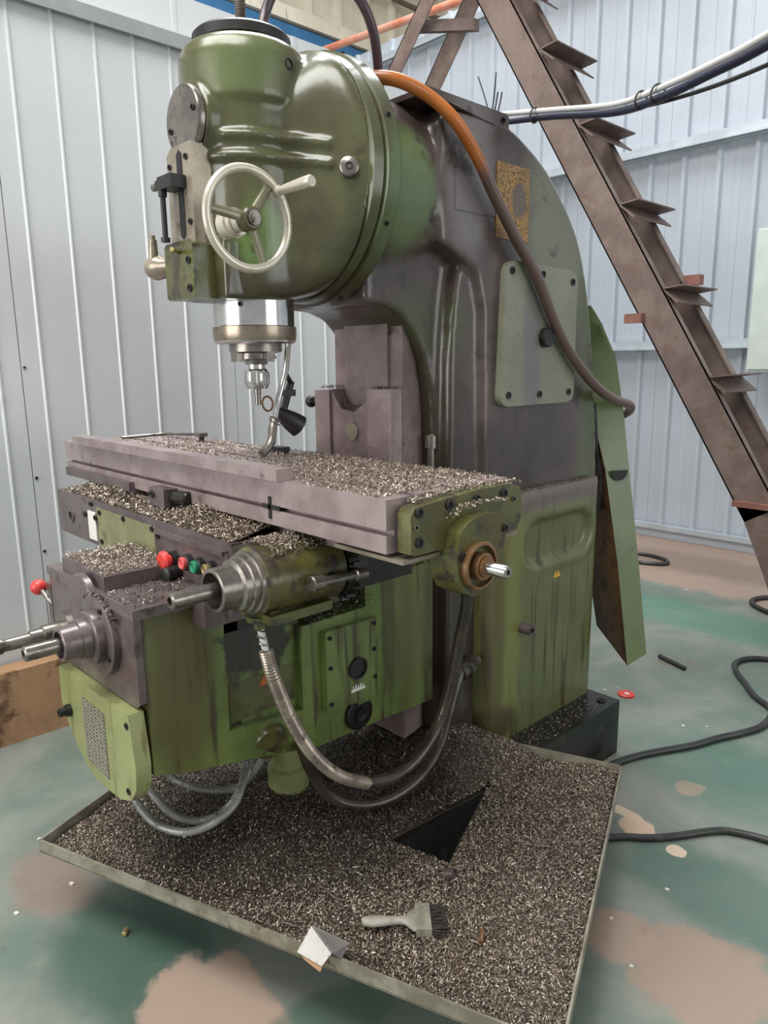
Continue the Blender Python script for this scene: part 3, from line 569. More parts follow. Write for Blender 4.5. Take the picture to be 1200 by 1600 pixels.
# crank spindles on the knee front
G().lathe((-1.66, .60, .905), YM, [(0, .075), (.014, .075), (.017, .072), (.017, 0)], 44).obj('gear_cover', 'iron_dark', knee)
cs = G().lathe((-1.575, .60, .855), YM, [(0, .092), (.016, .092), (.018, .088), (.018, .062), (.036, .062), (.040, .058), (.040, .046), (.060, .045), (.060, .040), (.098, .0385), (.100, .036), (.100, .030), (.07, .030), (.07, 0)], 48).obj('vertical_feed_hub', 'iron_dark', knee)
G().lathe((-1.575, .54, .855), YM, [(0, .017), (.11, .017), (.113, .014), (.113, .009), (.09, .009), (.09, 0)], 20).obj('vertical_feed_shaft', 'dull_steel', knee)
for a in (60, 150, 330): bolt(cs, (-1.575+.076*math.cos(math.radians(a)), .582, .855+.076*math.sin(math.radians(a))), YM, .007)
G().lathe((-1.81, .60, .80), YM, [(0, .050), (.010, .050), (.012, .028), (.06, .027), (.062, .022), (.09, .021), (.092, .016), (.155, .015), (.155, .019), (.180, .019), (.182, .013), (.17, .010), (.17, 0)], 28).obj('cross_feed_shaft', 'dull_steel', knee)
bl = G().tube([(-1.895, .62, .83), (-1.92, .60, .85), (-1.965, .595, .872)], .006, 10).obj('ball_lever', 'dull_steel', knee)
G().ball((-1.978, .593, .877), .021).obj('lever_ball', 'red', bl)
G().box(-1.935, -1.90, .60, .66, .76, .90, .006).obj('lever_boss', 'dull_steel', knee)
G().lathe((-1.925, .72, .650), V(-.25, -1, 0), [(-.06, .060), (.03, .060), (.045, .054), (.052, .04), (.054, 0)], 32).obj('motor_end_cap', 'conduit_gr', knee)
# side details of the knee
xk = -1.41
kc = G().prism([(1.092, .55), (1.092, .768), (1.096, .774), (1.272, .770), (1.272, .535), (1.20, .535), (1.19, .545)], 'x', xk-.01, xk+.022, .003).obj('gearbox_cover', 'knee', knee)
for y, z in ((1.105, .755), (1.26, .756), (1.105, .672), (1.26, .682), (1.105, .57), (1.262, .60)): bolt(kc, (xk+.022, y, z), XP, .006)
sg = G().lathe((xk+.020, 1.198, .645), XP, [(0, .031), (.010, .031), (.010, .026), (.005, .025), (.005, 0)], 28).obj('sight_glass', 'black', kc)
g = G(); g.box(xk+.0215, xk+.0228, 1.175, 1.225, .578, .586)
for k in range(5): g.box(xk+.0215, xk+.0228, 1.182+.008*k, 1.186+.008*k, .586, .594+.003*(k % 2))
g.obj('oil_mark', 'white', kc)
g = G().lathe((xk-.02, 1.215, .50), XP, [(0, .047), (.03, .047), (.034, .042), (.034, .022), (.040, .021), (.040, .012), (.036, 0)], 28); g.obj('pump_boss', 'blackoil', knee)
G().lathe((xk-.05, .935, .535), V(1, -.2, -.3), [(0, .05), (.05, .05), (.06, .045), (.06, 0)], 24).obj('cable_gland_housing', 'olive_dirty', knee)
G().box(-1.436, -1.4335, .83, 1.02, .60, .70).obj('recess_plate', 'olive_dirty', knee)
tri_sign(knee, -1.4335, .945, .668, .062, 'orange_st')
G().lathe((-1.605, 1.11, .03), ZP, [(0, .085), (.05, .085), (.06, .056), (.20, .056), (.205, .060), (.27, .060), (.275, .045), (.42, .045)], 32).obj('elevating_screw_housing', 'knee_front', mm)
# ---- saddle
sd = G().box(-2.375, -1.335, .80, 1.22, .936, 1.07, .004).box(-1.47, -1.352, .735, .95, .888, .955, .004).obj('saddle', 'iron_dark', mm)
G().box(-2.062, -1.694, .7975, .8005, .936, 1.052, .001).obj('front_cover', 'cover_olive', sd)
G().box(-2.13, -2.075, .7965, .8005, .95, 1.035, .001).obj('faded_nameplate', 'white', sd)
for x, z in ((-2.04, 1.04), (-1.71, 1.045), (-2.04, .955), (-1.88, 1.046), (-2.10, 1.058), (-2.15, 1.02), (-2.075, 1.02)): bolt(sd, (x, .7975, z), YM, .008)
bolt(sd, (-2.27, .80, .999), YM, .022, 'plug', 'iron_dark', .004)
cpn = G().prism([(-1.685, .885), (-1.685, 1.052), (-1.345, 1.046), (-1.335, 1.03), (-1.335, .90), (-1.40, .885)], 'y', .790, .8005, .003).obj('control_panel', 'iron_dark', sd)
G().box(-1.668, -1.352, .784, .80, 1.042, 1.052, .002).obj('panel_hood', 'iron_dark', sd)
for x, z in ((-1.665, 1.035), (-1.352, 1.02), (-1.60, .905)): bolt(cpn, (x, .79, z), YM, .008)
def button(x, z, r, mat, mush=False, name='push_button'):
    b = G().lathe((x, .79, z), YM, [(0, r*1.15), (.014, r*1.15), (.016, r), (.016, 0)], 24).obj(name, 'black', cpn)
    prof = [(0, r*.8), (.022, r*.8), (.022, r*1.35), (.030, r*1.35), (.036, r*1.1), (.036, 0)] if mush else [(0, r*.85), (.020, r*.85), (.022, r*.7), (.019, r*.5), (.019, 0)]
    G().lathe((x, .786, z), YM, prof, 24).obj('button_cap', mat, b)
button(-1.578, .992, .019, 'red', True, 'stop_button'); button(-1.506, 1.0, .017, 'pink_red'); button(-1.452, 1.002, .017, 'green_btn'); button(-1.400, 1.006, .015, 'brass')
G().box(-1.70, -1.62, .77, .80, .875, .905, .003).obj('stop_bracket', 'brass_rust', sd)
# right gearbox barrel with crank shaft
gb = G()
gb.lathe((-1.235, .775, 1.012), (0, 1, 0), [(0, .066), (.006, .072), (.20, .078), (.205, .070), (.215, .060), (.25, .05)], 40)
gb.prism([(-1.335, .93), (-1.335, 1.066), (-1.27, 1.085), (-1.20, 1.06), (-1.20, .93)], 'y', .80, 1.02, .012)
gbo = gb.obj('feed_gearbox', 'barrel', sd)
G().lathe((-1.235, .78, 1.012), YM, [(0, .066), (.012, .066), (.014, .060), (.026, .060), (.028, .055), (.042, .054), (.046, .046), (.088, .045), (.090, .042), (.090, .037), (.05, .035), (.05, 0)], 44).obj('dial_collar', 'dull_steel', gbo)
G().lathe((-1.235, .73, 1.012), YM, [(0, .017), (.128, .0165), (.131, .013), (.131, .009), (.11, .009), (.11, 0)], 20).obj('crank_shaft', 'dull_steel', gbo)
g = G(); 
for k in range(28):
    a = 2*math.pi*k/28; d = V(math.cos(a), 0, math.sin(a)); c = V(-1.235, .99, 1.005)+d*.076; sd_ = V(-d.z, 0, d.x)*.0045
    g.hexa([c+sd_, c-sd_, c-sd_*.5+d*.010, c+sd_*.5+d*.010]+[q+V(0, .022, 0) for q in (c+sd_, c-sd_, c-sd_*.5+d*.010, c+sd_*.5+d*.010)])
g.lathe((-1.235, .985, 1.005), (0, 1, 0), [(0, .076), (.03, .076)], 40); g.obj('gear_ring', 'blackoil', gbo)
for a in (20, 75): bolt(gbo, (-1.235+.074*math.sin(math.radians(90-a+20)), .93, 1.012+.074*math.cos(math.radians(90-a+20))), (math.sin(math.radians(110-a)), 0, math.cos(math.radians(110-a))), .007)
G().lathe((-1.14, .862, 1.009), (0, 1, -.05), [(0, .014), (.003, .0165), (.03, .0165), (.032, .0105), (.12, .0095), (.122, .013), (.15, .013), (.15, 0)], 18).obj('feed_lever', 'dull_steel', sd)
G().box(-1.33, -1.18, .79, .95, .925, .945, .008).lathe((-1.24, .80, .935), V(0, 0, -1), [(0, .03), (.012, .028), (.016, .013), (.03, .013)], 20).obj('cable_box', 'olive_dirty', gbo)
G().box(-1.75, -1.43, .86, 1.36, .83, .94, .004).obj('saddle_slide', 'blackoil', sd)
G().box(-1.48, -1.20, 1.02, 1.22, .945, 1.09, .008).obj('saddle_wing', 'blackoil', sd)
# ---- work table
tb = G(); T = 1.207
pr = [(.885, 1.105), (.885, 1.139), (.905, 1.139), (.905, 1.149), (.885, 1.149), (.885, T)]
for c in (.960, 1.073, 1.186): pr += [(c-.009, T), (c-.009, T-.022), (c-.016, T-.022), (c-.016, T-.036), (c+.016, T-.036), (c+.016, T-.022), (c+.009, T-.022), (c+.009, T)]
pr += [(1.247, T), (1.247, T-.012), (1.261, T-.012), (1.261, 1.105)]
tb.prism(pr, 'x', -2.509, -.937, .0012, 1)
tb.box(-2.30, -1.10, .94, 1.20, 1.07, 1.106)
tab = tb.obj('work_table', 'steel', mm)
G().box(-1.10, -.905, .896, 1.24, 1.088, 1.096, .001).obj('drip_strip', 'slide', tab)
G().box(-2.475, -1.99, .868, .90, 1.098, 1.124, .002).box(-2.30, -1.98, .875, .95, 1.078, 1.099, .002).obj('lower_guide_bar', 'iron_dark', tab)
g = G().box(-1.815, -1.73, .845, .90, 1.088, 1.136, .003); db = g.obj('trip_dog', 'iron_dark', tab); bolt(db, (-1.795, .845, 1.118), YM, .011)
G().lathe((-1.772, .868, 1.068), ZP, [(0, .02), (.02, .02)], 18).obj('dog_plunger', 'dull_steel', db)
G().cyl((-1.73, .872, 1.115), (-1.66, .880, 1.118), .018, ch=.004).obj('dog_roller', 'blackoil', tab)
G().box(-1.335, -1.27, .8825, .9, 1.140, 1.150).box(-1.312, -1.302, .8825, .9, 1.118, 1.168).obj('bolt_slot', 'hole', tab)
# end bracket
br = thing('end_bracket', '', '', (-.92, 1.08, 1.1)); del br['label'], br['category']; br.parent = mm; br.location = V(-.92, 1.08, 1.1)-WL[mm.name]
G().prism([(.915, 1.104), (.905, 1.108), (.905, 1.18), (.915, 1.193), (.96, 1.197), (1.10, 1.206), (1.20, 1.204), (1.228, 1.196), (1.236, 1.178), (1.236, 1.13), (1.222, 1.105)], 'x', -.928, -.893, .007, 2, 25).obj('bracket_plate', 'olive_dirty', br)
lo = [(1.003, 1.117), (1.01, 1.138), (1.03, 1.152), (1.055, 1.161), (1.10, 1.164), (1.138, 1.156), (1.150, 1.140), (1.150, 1.117), (1.136, 1.08), (1.118, 1.045), (1.10, 1.018), (1.075, 1.005), (1.046, 1.004), (1.022, 1.018), (1.007, 1.045), (1.0, 1.085)]
G().prism([(p[0]-.004, p[1]) for p in lo], 'x', -.935, -.862, .009, 3, 20).obj('bearing_housing', 'olive_dirty', br)
for y, z in ((.925, 1.184), (1.007, 1.187), (1.088, 1.187), (1.174, 1.187), (.925, 1.128)): bolt(br, (-.893, y, z), XP, .010)
for y, z in ((.916, 1.158), (1.207, 1.172)): bolt(br, (-.893, y, z), XP, .006, 'taper_pin', 'dull_steel')
for y, z in ((1.139, 1.126), (1.012, 1.090)): bolt(br, (-.862, y, z), XP, .008)
SC = (1.055, 1.066)
rg = G().lathe((-.868, SC[0], SC[1]), XP, [(0, .048), (.018, .048), (.020, .046), (.020, .041), (.004, .040), (.004, 0)], 48).obj('bearing_ring', 'brass_rust', br)
G().lathe((-.868, SC[0], SC[1]), XP, [(0, .027), (.026, .027), (.028, .025), (.028, .020), (.034, .020), (.034, .016), (.038, 0)], 36).obj('clutch_sleeve', 'brass_rust', br)
G().lathe((-.835, SC[0], SC[1]), XP, [(0, .0125), (.045, .0125), (.048, .0105), (.048, .005), (.040, .004), (.040, 0)], 24).obj('lead_screw_end', 'chrome', br)
# flexible conduits
g1 = [(-1.222, 0.8, 0.861), (-1.225, 0.82, 0.788), (-1.253, 0.88, 0.659), (-1.266, 0.95, 0.537), (-1.27, 1.03, 0.447), (-1.264, 1.12, 0.389), (-1.261, 1.22, 0.369), (-1.262, 1.32, 0.398), (-1.263, 1.4, 0.473), (-1.248, 1.43, 0.594), (-1.234, 1.44, 0.7), (-1.209, 1.44, 0.826), (-1.205, 1.42, .95)]
G().tube(g1[:6], .0145, 12, .0036, .14).obj('conduit_upper', 'conduit', mm)
G().tube(g1[5:], .0165, 12, .0045, .08).obj('conduit_lower', 'conduit_dk', mm)
G().tube([(-1.239, 0.8, 0.925), (-1.236, 0.8, 0.9), (-1.222, 0.8, 0.861), (-1.224, .81, .82)], .008, 8).obj('conduit_wires', 'white_cable', mm)
g = G(); prev = None
P = []
for k in range(90):
    t = k/89; a = t*2*math.pi*4; c = V(-1.239, .80, .915).lerp(V(-1.222, .80, .858), t); P.append(c+V(.011*math.cos(a), .011*math.sin(a), 0))
g.tube(P, .0018, 6, .02).obj('unwound_coil', 'dull_steel', mm)
G().tube([(-1.385, 1.0, 0.503), (-1.389, 1.03, 0.417), (-1.388, 1.08, 0.32), (-1.366, 1.15, 0.264), (-1.344, 1.25, 0.24), (-1.325, 1.36, 0.264), (-1.32, 1.45, 0.332), (-1.333, 1.52, 0.446), (-1.348, 1.58, 0.525), (-1.37, 1.66, 0.535)], .0155, 12, .0045, .08).obj('pump_conduit', 'conduit_dk', mm)
G().lathe((-1.345, 1.575, .52), V(-.2, 1, .1), [(0, .022), (.03, .022), (.032, .028), (.06, .028), (.07, .02), (.1, .02)], 12).obj('conduit_gland', 'conduit_dk', mm)
for P in ([(-1.66, .66, .52), (-1.645, 0.66, 0.423), (-1.617, 0.66, 0.377), (-1.56, 0.68, 0.337), (-1.489, 0.72, 0.332), (-1.454, 0.78, 0.346), (-1.461, 0.85, 0.372), (-1.524, 0.92, 0.42), (-1.557, 0.95, 0.49)],
          [(-1.70, .71, .52), (-1.696, 0.72, 0.381), (-1.661, 0.73, 0.337), (-1.62, 0.76, 0.292), (-1.578, 0.81, 0.276), (-1.547, 0.87, 0.3), (-1.56, 0.95, 0.37), (-1.592, 1.0, 0.49)],
          [(-1.78, .76, .50), (-1.736, 0.8, 0.354), (-1.695, 0.83, 0.32), (-1.647, 0.88, 0.301), (-1.611, 0.95, 0.299), (-1.60, 1.02, .36), (-1.60, 1.06, .46)]):
    G().tube(P, .0095, 10, .0035, .13).obj('grey_conduit', 'conduit_gr', mm)
# ------------------------------------------------------------------ chip tray
TZ = .200
TA, TF, TR, TL = V(-1.863, .489, 0), V(-.578, .974, 0), V(-.976, 1.909, 0), V(-2.261, 1.424, 0)
tray = thing('chip_tray', 'shallow steel tray full of metal chips under the milling machine', 'tray', (-1.4, 1.2, TZ))
HOLE = [V(-1.25, 1.184, 0), V(-1.215, 1.538, 0), V(-1.078, 1.222, 0)]
bm = bmesh.new()
out = [TA, TF, TR, V(-1.285, 1.79, 0), V(-1.36, 1.69, 0), V(-1.44, 1.53, 0), V(-1.81, 1.53, 0), V(-1.88, 1.555, 0), TL]
ov = [bm.verts.new((p.x, p.y, TZ)) for p in out]; hv = [bm.verts.new((p.x, p.y, TZ)) for p in HOLE]
es = [bm.edges.new((a, b)) for a, b in zip(ov, ov[1:]+ov[:1])]+[bm.edges.new((a, b)) for a, b in zip(hv, hv[1:]+hv[:1])]
bmesh.ops.triangle_fill(bm, use_beauty=True, edges=es)
bmesh.ops.solidify(bm, geom=bm.faces[:], thickness=.002)
g = G(); g.bm.free(); g.bm = bm; g.obj('tray_floor', 'tray', tray)
def rim(a, b, name='rim', h=.036, th=.005):
    d = (b-a).normalized(); n = V(d.y, -d.x, 0); g = G(); z0 = V(0, 0, TZ-.004); z1 = V(0, 0, TZ-.004+h)
    g.hexa([a+z0, a-n*th+z0, a-n*th+z1, a+z1, b+z0, b-n*th+z0, b-n*th+z1, b+z1], .001)
    return g.obj(name, 'tray_rim', tray)
rim(TA, TF); rim(TF, TR); rim(TR, V(-1.285, 1.79, 0)); rim(TL, TA)
# ------------------------------------------------------------------ chips (uncountable)
def inside(poly, x, y):
    r = np.zeros(len(x), bool); n = len(poly)
    for i in range(n):
        (x1, y1), (x2, y2) = poly[i], poly[(i+1) % n]
        c = ((y1 > y) != (y2 > y)) & (x < (x2-x1)*(y-y1)/((y2-y1) if y2 != y1 else 1e-9)+x1); r ^= c
    return r
def lump(x, y, s):
    v = 0
    for k in range(5):
        a = rng.uniform(0, 6.28); f = s*(1.4**k); v = v+np.sin(x*f*np.cos(a)+y*f*np.sin(a)+rng.uniform(0, 6.28))/(1.3**k)
    return v/3
def chips(name, mat, P, L=(.005, .0115), W=(.0013, .0027), tilt=.5, basefn=None, dark='tray', long=0):
    n = len(P); nseg = 4
    Ln = rng.uniform(*L, n); Wd = rng.uniform(*W, n); cur = rng.uniform(.6, 3.6, n)
    if long: k = rng.random(n) < long; Ln[k] *= rng.uniform(1.8, 3.6, k.sum())
    t = np.linspace(-.5, .5, nseg); th = cur[:, None]*t; R = Ln/cur
    px = R[:, None]*np.sin(th); pz = R[:, None]*(np.cos(th)-np.cos(cur/2)[:, None])
    loc = np.zeros((n, nseg, 2, 3)); loc[..., 0] = px[:, :, None]; loc[..., 2] = pz[:, :, None]
    tw = rng.uniform(-.5, .5, n)[:, None]*t*2
    loc[:, :, 0, 1] = -Wd[:, None]/2*np.cos(tw); loc[:, :, 1, 1] = Wd[:, None]/2*np.cos(tw); loc[:, :, 0, 2] -= Wd[:, None]/2*np.sin(tw); loc[:, :, 1, 2] += Wd[:, None]/2*np.sin(tw)
    a = rng.uniform(0, 2*np.pi, n); b = rng.normal(0, tilt, n); c = rng.normal(0, tilt, n)+np.where(rng.random(n) < .5, 0, np.pi)
    ca, sa, cb, sb, cc, s2 = np.cos(a), np.sin(a), np.cos(b), np.sin(b), np.cos(c), np.sin(c)
    Rz = np.zeros((n, 3, 3)); Rz[:, 0, 0] = ca; Rz[:, 0, 1] = -sa; Rz[:, 1, 0] = sa; Rz[:, 1, 1] = ca; Rz[:, 2, 2] = 1
    Ry = np.zeros((n, 3, 3)); Ry[:, 0, 0] = cb; Ry[:, 0, 2] = sb; Ry[:, 2, 0] = -sb; Ry[:, 2, 2] = cb; Ry[:, 1, 1] = 1
    Rx = np.zeros((n, 3, 3)); Rx[:, 1, 1] = cc; Rx[:, 1, 2] = -s2; Rx[:, 2, 1] = s2; Rx[:, 2, 2] = cc; Rx[:, 0, 0] = 1
    co = np.einsum('nij,nabj->nabi', Rz @ Ry @ Rx, loc)
    co[..., 2] -= np.minimum(co[..., 2].min(axis=(1, 2)), 0)[:, None, None]*.7
    co += P[:, None, None, :]
    vs = co.reshape(-1, 3); k = np.arange(n)[:, None]*(nseg*2)+np.arange(nseg-1)[None]*2
    fs = np.stack([k, k+1, k+3, k+2], -1).reshape(-1, 4); mi = np.zeros(len(fs), int)
    if basefn:
        bv, bf = basefn; fs = np.concatenate([fs, np.array(bf)+len(vs)]); vs = np.concatenate([vs, bv]); mi = np.concatenate([mi, np.ones(len(bf), int)])
    c0 = (vs.min(0)+vs.max(0))/2; c0[2] = vs[:, 2].min(); vs = vs-c0
    me = bpy.data.meshes.new(name); me.vertices.add(len(vs)); me.vertices.foreach_set('co', vs.ravel().astype('f'))
    me.loops.add(len(fs)*4); me.loops.foreach_set('vertex_index', fs.ravel().astype('i')); me.polygons.add(len(fs))
    me.polygons.foreach_set('loop_start', np.arange(len(fs), dtype='i')*4); me.polygons.foreach_set('loop_total', np.full(len(fs), 4, 'i'))
    me.materials.append(M[mat]); me.materials.append(M[dark]); me.polygons.foreach_set('material_index', mi.astype('i'))
    me.polygons.foreach_set('use_smooth', [True]*len(fs)); me.update(); me.validate()
    o = link(name, me, c0); o['kind'] = 'stuff'; return o
def heap(fn, x0, x1, y0, y1, nx, ny, keep=None):
    X, Y = np.meshgrid(np.linspace(x0, x1, nx), np.linspace(y0, y1, ny), indexing='ij'); Z = fn(X.ravel(), Y.ravel())
    vs = np.stack([X.ravel(), Y.ravel(), Z], -1); f = []
    for i in range(nx-1):
        for j in range(ny-1):
            a = i*ny+j; q = (a, a+ny, a+ny+1, a+1)
            if keep is None or all(keep[v] for v in q): f.append(q)
    return vs, f
poly = [(p.x, p.y) for p in out]; hol = [(p.x, p.y) for p in HOLE]
ph = [rng.uniform(0, 6.28, 8), rng.uniform(0, 6.28, 8)]
def thz(x, y):
    x = np.asarray(x, float); y = np.asarray(y, float)
    z = TZ+.007+.004*np.sin(x*9+1)*np.cos(y*8)+.003*np.sin(x*23+y*17)+.002*np.sin(x*41-y*37)
    z = z+.035*np.clip(1-np.hypot((x+1.62)/.32, (y-1.05)/.38), 0, 1)+.13*np.clip(1-np.hypot((x+1.42)/.24, (y-1.64)/.26), 0, 1)
    z = z+.04*np.clip(1-np.hypot((x+1.70)/.2, (y-.80)/.2), 0, 1)
    return z
tr_in = .012
def shrink(pl, k):
    c = np.mean(pl, 0); return [tuple(c+(np.array(p)-c)*(1-k)) for p in pl]
N = 84000
x = rng.uniform(-2.3, -.56, N*3); y = rng.uniform(.47, 1.93, N*3)
hole_big = [(-1.256, 1.172), (-1.213, 1.552), (-1.066, 1.216)]
inner = [(TA.x+.012, TA.y+.012), (TF.x-.012, TF.y+.006), (TR.x-.010, TR.y-.012), (-1.29, 1.775), (-1.365, 1.66), (-1.42, 1.56), (-1.80, 1.56), (-1.88, 1.54), (TL.x+.01, TL.y)]
ok = inside(inner, x, y) & ~inside(hole_big, x, y) & (x > -2.1)
x, y = x[ok][:N], y[ok][:N]
P = np.stack([x, y, thz(x, y)+rng.uniform(-.001, .004, len(x))], -1)
gx, gy = np.meshgrid(np.linspace(-2.1, -.56, 150), np.linspace(.47, 1.93, 150), indexing='ij')
kp = inside([(TA.x+.007, TA.y+.008), (TF.x-.008, TF.y+.004), (TR.x-.006, TR.y-.008), (-1.285, 1.785), (-1.36, 1.68), (-1.42, 1.58), (-1.80, 1.58), (-1.88, 1.55), (TL.x, TL.y)], gx.ravel(), gy.ravel()) & ~inside([(-1.262, 1.160), (-1.212, 1.560), (-1.058, 1.212)], gx.ravel(), gy.ravel())
hp_ = heap(lambda a, b: thz(a, b)-.0015, -2.1, -.56, .47, 1.93, 150, 150, kp)
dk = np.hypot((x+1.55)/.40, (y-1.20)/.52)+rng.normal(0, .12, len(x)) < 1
o = chips('chips_in_tray', 'chips', P[~dk], basefn=hp_, long=.006)
o['label'] = 'loose curled steel chips covering the tray floor'; o['category'] = 'metal chips'
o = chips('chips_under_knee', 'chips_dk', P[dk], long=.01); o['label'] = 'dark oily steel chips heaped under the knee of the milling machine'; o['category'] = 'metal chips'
# on the table
n = 12000; x = -2.45+1.49*rng.random(n)**.62; y = rng.uniform(.892, 1.25, n)
keepp = rng.random(n) < np.clip(.35+.8*np.sin(x*7+y*9)*.4+(x+2.45)*.55, .12, 1)
for c in (.960, 1.073, 1.186): keepp &= ~((abs(y-c) < .008) & (rng.random(n) < .8))
keepp &= ~((y < .918) & (x < -1.22))
x, y = x[keepp], y[keepp]; hh_ = np.clip(.012*np.sin(np.clip((x+2.0)/1.0, 0, 1)*3.1)*np.clip(1-abs(y-1.05)/.17, 0, 1), 0, .02)
o = chips('chips_on_table', 'chips', np.stack([x, y, T+.0005+hh_*rng.random(len(x))], -1), (.005, .011), (.0013, .0028)); o['label'] = 'light steel chips scattered over the top of the work table'; o['category'] = 'metal chips'
# saddle heap in front of the table
def shz(x, y):
    return 1.071+.030*np.clip((y-.81)/.08, 0, 1)*np.clip((x+2.36)/.1, 0, 1)*(.75+.35*np.sin(x*11)+.2*np.sin(x*27+1))
n = 7500; x = rng.uniform(-2.34, -1.345, n); y = rng.uniform(.806, .95, n)
o = chips('chips_on_saddle', 'chips', np.stack([x, y, shz(x, y)+rng.uniform(-.001, .004, n)], -1), (.007, .014), (.002, .0036), basefn=heap(lambda a, b: shz(a, b)-.001, -2.34, -1.345, .806, .95, 80, 10)); o['label'] = 'grey steel chips heaped on the saddle in front of the table'; o['category'] = 'metal chips'
def cap(nm, lab, fn, n, mat='chips', L=(.006, .012)):
    P = fn(n); o = chips(nm, mat, P, L); o['label'] = lab; o['category'] = 'metal chips'
def f1(n):
    a = rng.uniform(-.9, .75, n); y = rng.uniform(.80, 1.02, n); return np.stack([-1.235+.080*np.sin(a), y, 1.012+.080*np.cos(a)+rng.uniform(-.004, .008, n)], -1)
cap('chips_on_gearbox', 'steel chips lying on the round feed gearbox beside the saddle', f1, 1900)
cap('chips_on_knee_top', 'steel chips on the dark cover above the hand crank hubs', lambda n: np.stack([rng.uniform(-1.83, -1.582, n), rng.uniform(.616, .79, n), .985+rng.uniform(0, .012, n)*np.sin(rng.random(n)*3)], -1), 1900)
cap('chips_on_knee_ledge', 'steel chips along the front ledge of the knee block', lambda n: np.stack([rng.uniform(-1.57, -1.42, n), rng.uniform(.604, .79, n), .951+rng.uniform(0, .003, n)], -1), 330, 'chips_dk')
cap('chips_on_bracket', 'steel chips on the bearing bracket at the table end', lambda n: np.stack([rng.uniform(-.93, -.868, n), (yy := rng.uniform(.995, 1.165, n)), 1.181-.9*(yy-1.085)**2-np.clip(1.02-yy, 0, 1)*.5+rng.uniform(0, .006, n)], -1), 560, L=(.004, .009))
cap('chips_on_table_ledge', 'steel chips in the gap between table end and bracket', lambda n: np.stack([rng.uniform(-.936, -.908, n), (yy := rng.uniform(.93, 1.26, n)), 1.198+.02*np.sin((yy-.93)/.33*3.1)*.4+rng.uniform(0, .006, n)], -1), 500, L=(.004, .009))
cap('chips_on_hub', 'steel chips stuck on top of the vertical feed hub', lambda n: (lambda a: np.stack([-1.575+.092*np.sin(a), rng.uniform(.582, .60, n), .855+.093*np.cos(a)+rng.uniform(0, .004, n)], -1))(rng.uniform(-.9, 1.0, n)), 260, 'chips_dk', (.004, .009))
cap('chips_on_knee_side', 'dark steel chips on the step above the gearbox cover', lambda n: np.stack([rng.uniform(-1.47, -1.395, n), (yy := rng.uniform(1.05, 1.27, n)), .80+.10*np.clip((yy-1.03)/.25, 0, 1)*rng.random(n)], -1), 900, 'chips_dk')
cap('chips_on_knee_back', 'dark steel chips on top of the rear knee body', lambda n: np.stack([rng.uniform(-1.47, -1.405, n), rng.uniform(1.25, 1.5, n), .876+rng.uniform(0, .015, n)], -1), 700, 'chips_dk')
cap('chips_on_guide_plate', 'fine chips along the top edge of the guide plates', lambda n: (lambda x: np.stack([x, rng.uniform(1.405, 1.45, n), np.where((x > -1.715) & (x < -1.565), 1.318+.5*np.abs(x+1.64)**1.0*.5, 1.378)+rng.uniform(0, .008, n)], -1))(rng.uniform(-1.785, -1.468, n)), 420, 'chips_dk', (.004, .008))
cap('chips_on_base', 'fine dark chips on the rear machine base beside the column', lambda n: np.stack([rng.uniform(-1.335, -1.24, n), rng.uniform(1.83, 2.25, n), .213+rng.uniform(0, .004, n)], -1), 700, 'chips_dk', (.004, .008))
cap('chips_on_column_ledge', 'fine chips on the ledge above the green side panel', lambda n: np.stack([rng.uniform(-1.368, -1.352, n), rng.uniform(1.73, 2.28, n), 1.045+rng.uniform(0, .006, n)], -1), 380, 'chips_dk', (.004, .008))
# ------------------------------------------------------------------ loose things on the table and in the tray
tag(G().box(-2.395, -1.255, .868, .912, T+.0005, T+.026, .0012).obj('steel_strip', 'steel'), 'long flat steel strip clamped along the front edge of the table', 'steel strip')
tag(G().tube([(-2.40, 1.036, T+.006), (-2.41, 1.12, T+.006), (-2.415, 1.19, T+.006), (-2.40, 1.20, T+.007), (-2.30, 1.20, T+.012), (-2.14, 1.195, T+.022)], .005, 8).obj('bent_rod', 'dull_steel'), 'thin bent steel rod lying on the left end of the table', 'rod')
tb1 = thing('t_bolt', 'dark T bolt standing in the table slot under the bent rod', 'bolt', (-2.13, 1.186, T)); G().box(-2.145, -2.115, 1.172, 1.20, T+.016, T+.028, .003).obj('bolt_head', 'iron_dark', tb1); G().cyl((-2.13, 1.186, T-.02), (-2.13, 1.186, T+.017), .009, n=12).obj('shank', 'black', tb1)
tb2 = thing('t_bolt', 'dark square nut standing behind the coolant nozzle', 'bolt', (-1.69, 1.186, T)); G().box(-1.715, -1.665, 1.17, 1.202, T+.001, T+.016, .003).obj('bolt_head', 'black', tb2); G().cyl((-1.69, 1.186, T-.02), (-1.69, 1.186, T+.003), .008, n=12).obj('shank', 'black', tb2)
# paint brush
bz = TZ+.014
pb = thing('paint_brush', 'grey wooden flat paint brush lying among the chips in the tray', 'brush', (-.98, 1.03, bz))
def PB(u, v, z):   # local frame: u along the handle towards the bristles, v across
    o = V(-1.066, .918, 0); e = V(.117, .130, 0).normalized(); f = V(-e.y, e.x, 0); q = o+e*(u*.9)+f*(v*.9); return V(q.x, q.y, z)
hs = [(0, .004), (.006, .013), (.025, .018), (.05, .016), (.075, .0115), (.095, .010), (.108, .014), (.118, .026), (.126, .036), (.138, .040)]
g = G(); g.loft([[PB(u, wv*math.cos(a), bz+.010+(.009 if u < .1 else .008)*math.sin(a)) for a in np.linspace(0, 2*math.pi, 14, endpoint=False)] for u, wv in hs]); g.obj('handle', 'brushwood', pb)
g = G(); g.hexa([PB(.134, -.043, bz), PB(.134, .043, bz), PB(.134, .043, bz+.02), PB(.134, -.043, bz+.02), PB(.172, -.045, bz), PB(.172, .045, bz), PB(.172, .045, bz+.02), PB(.172, -.045, bz+.02)], .002)
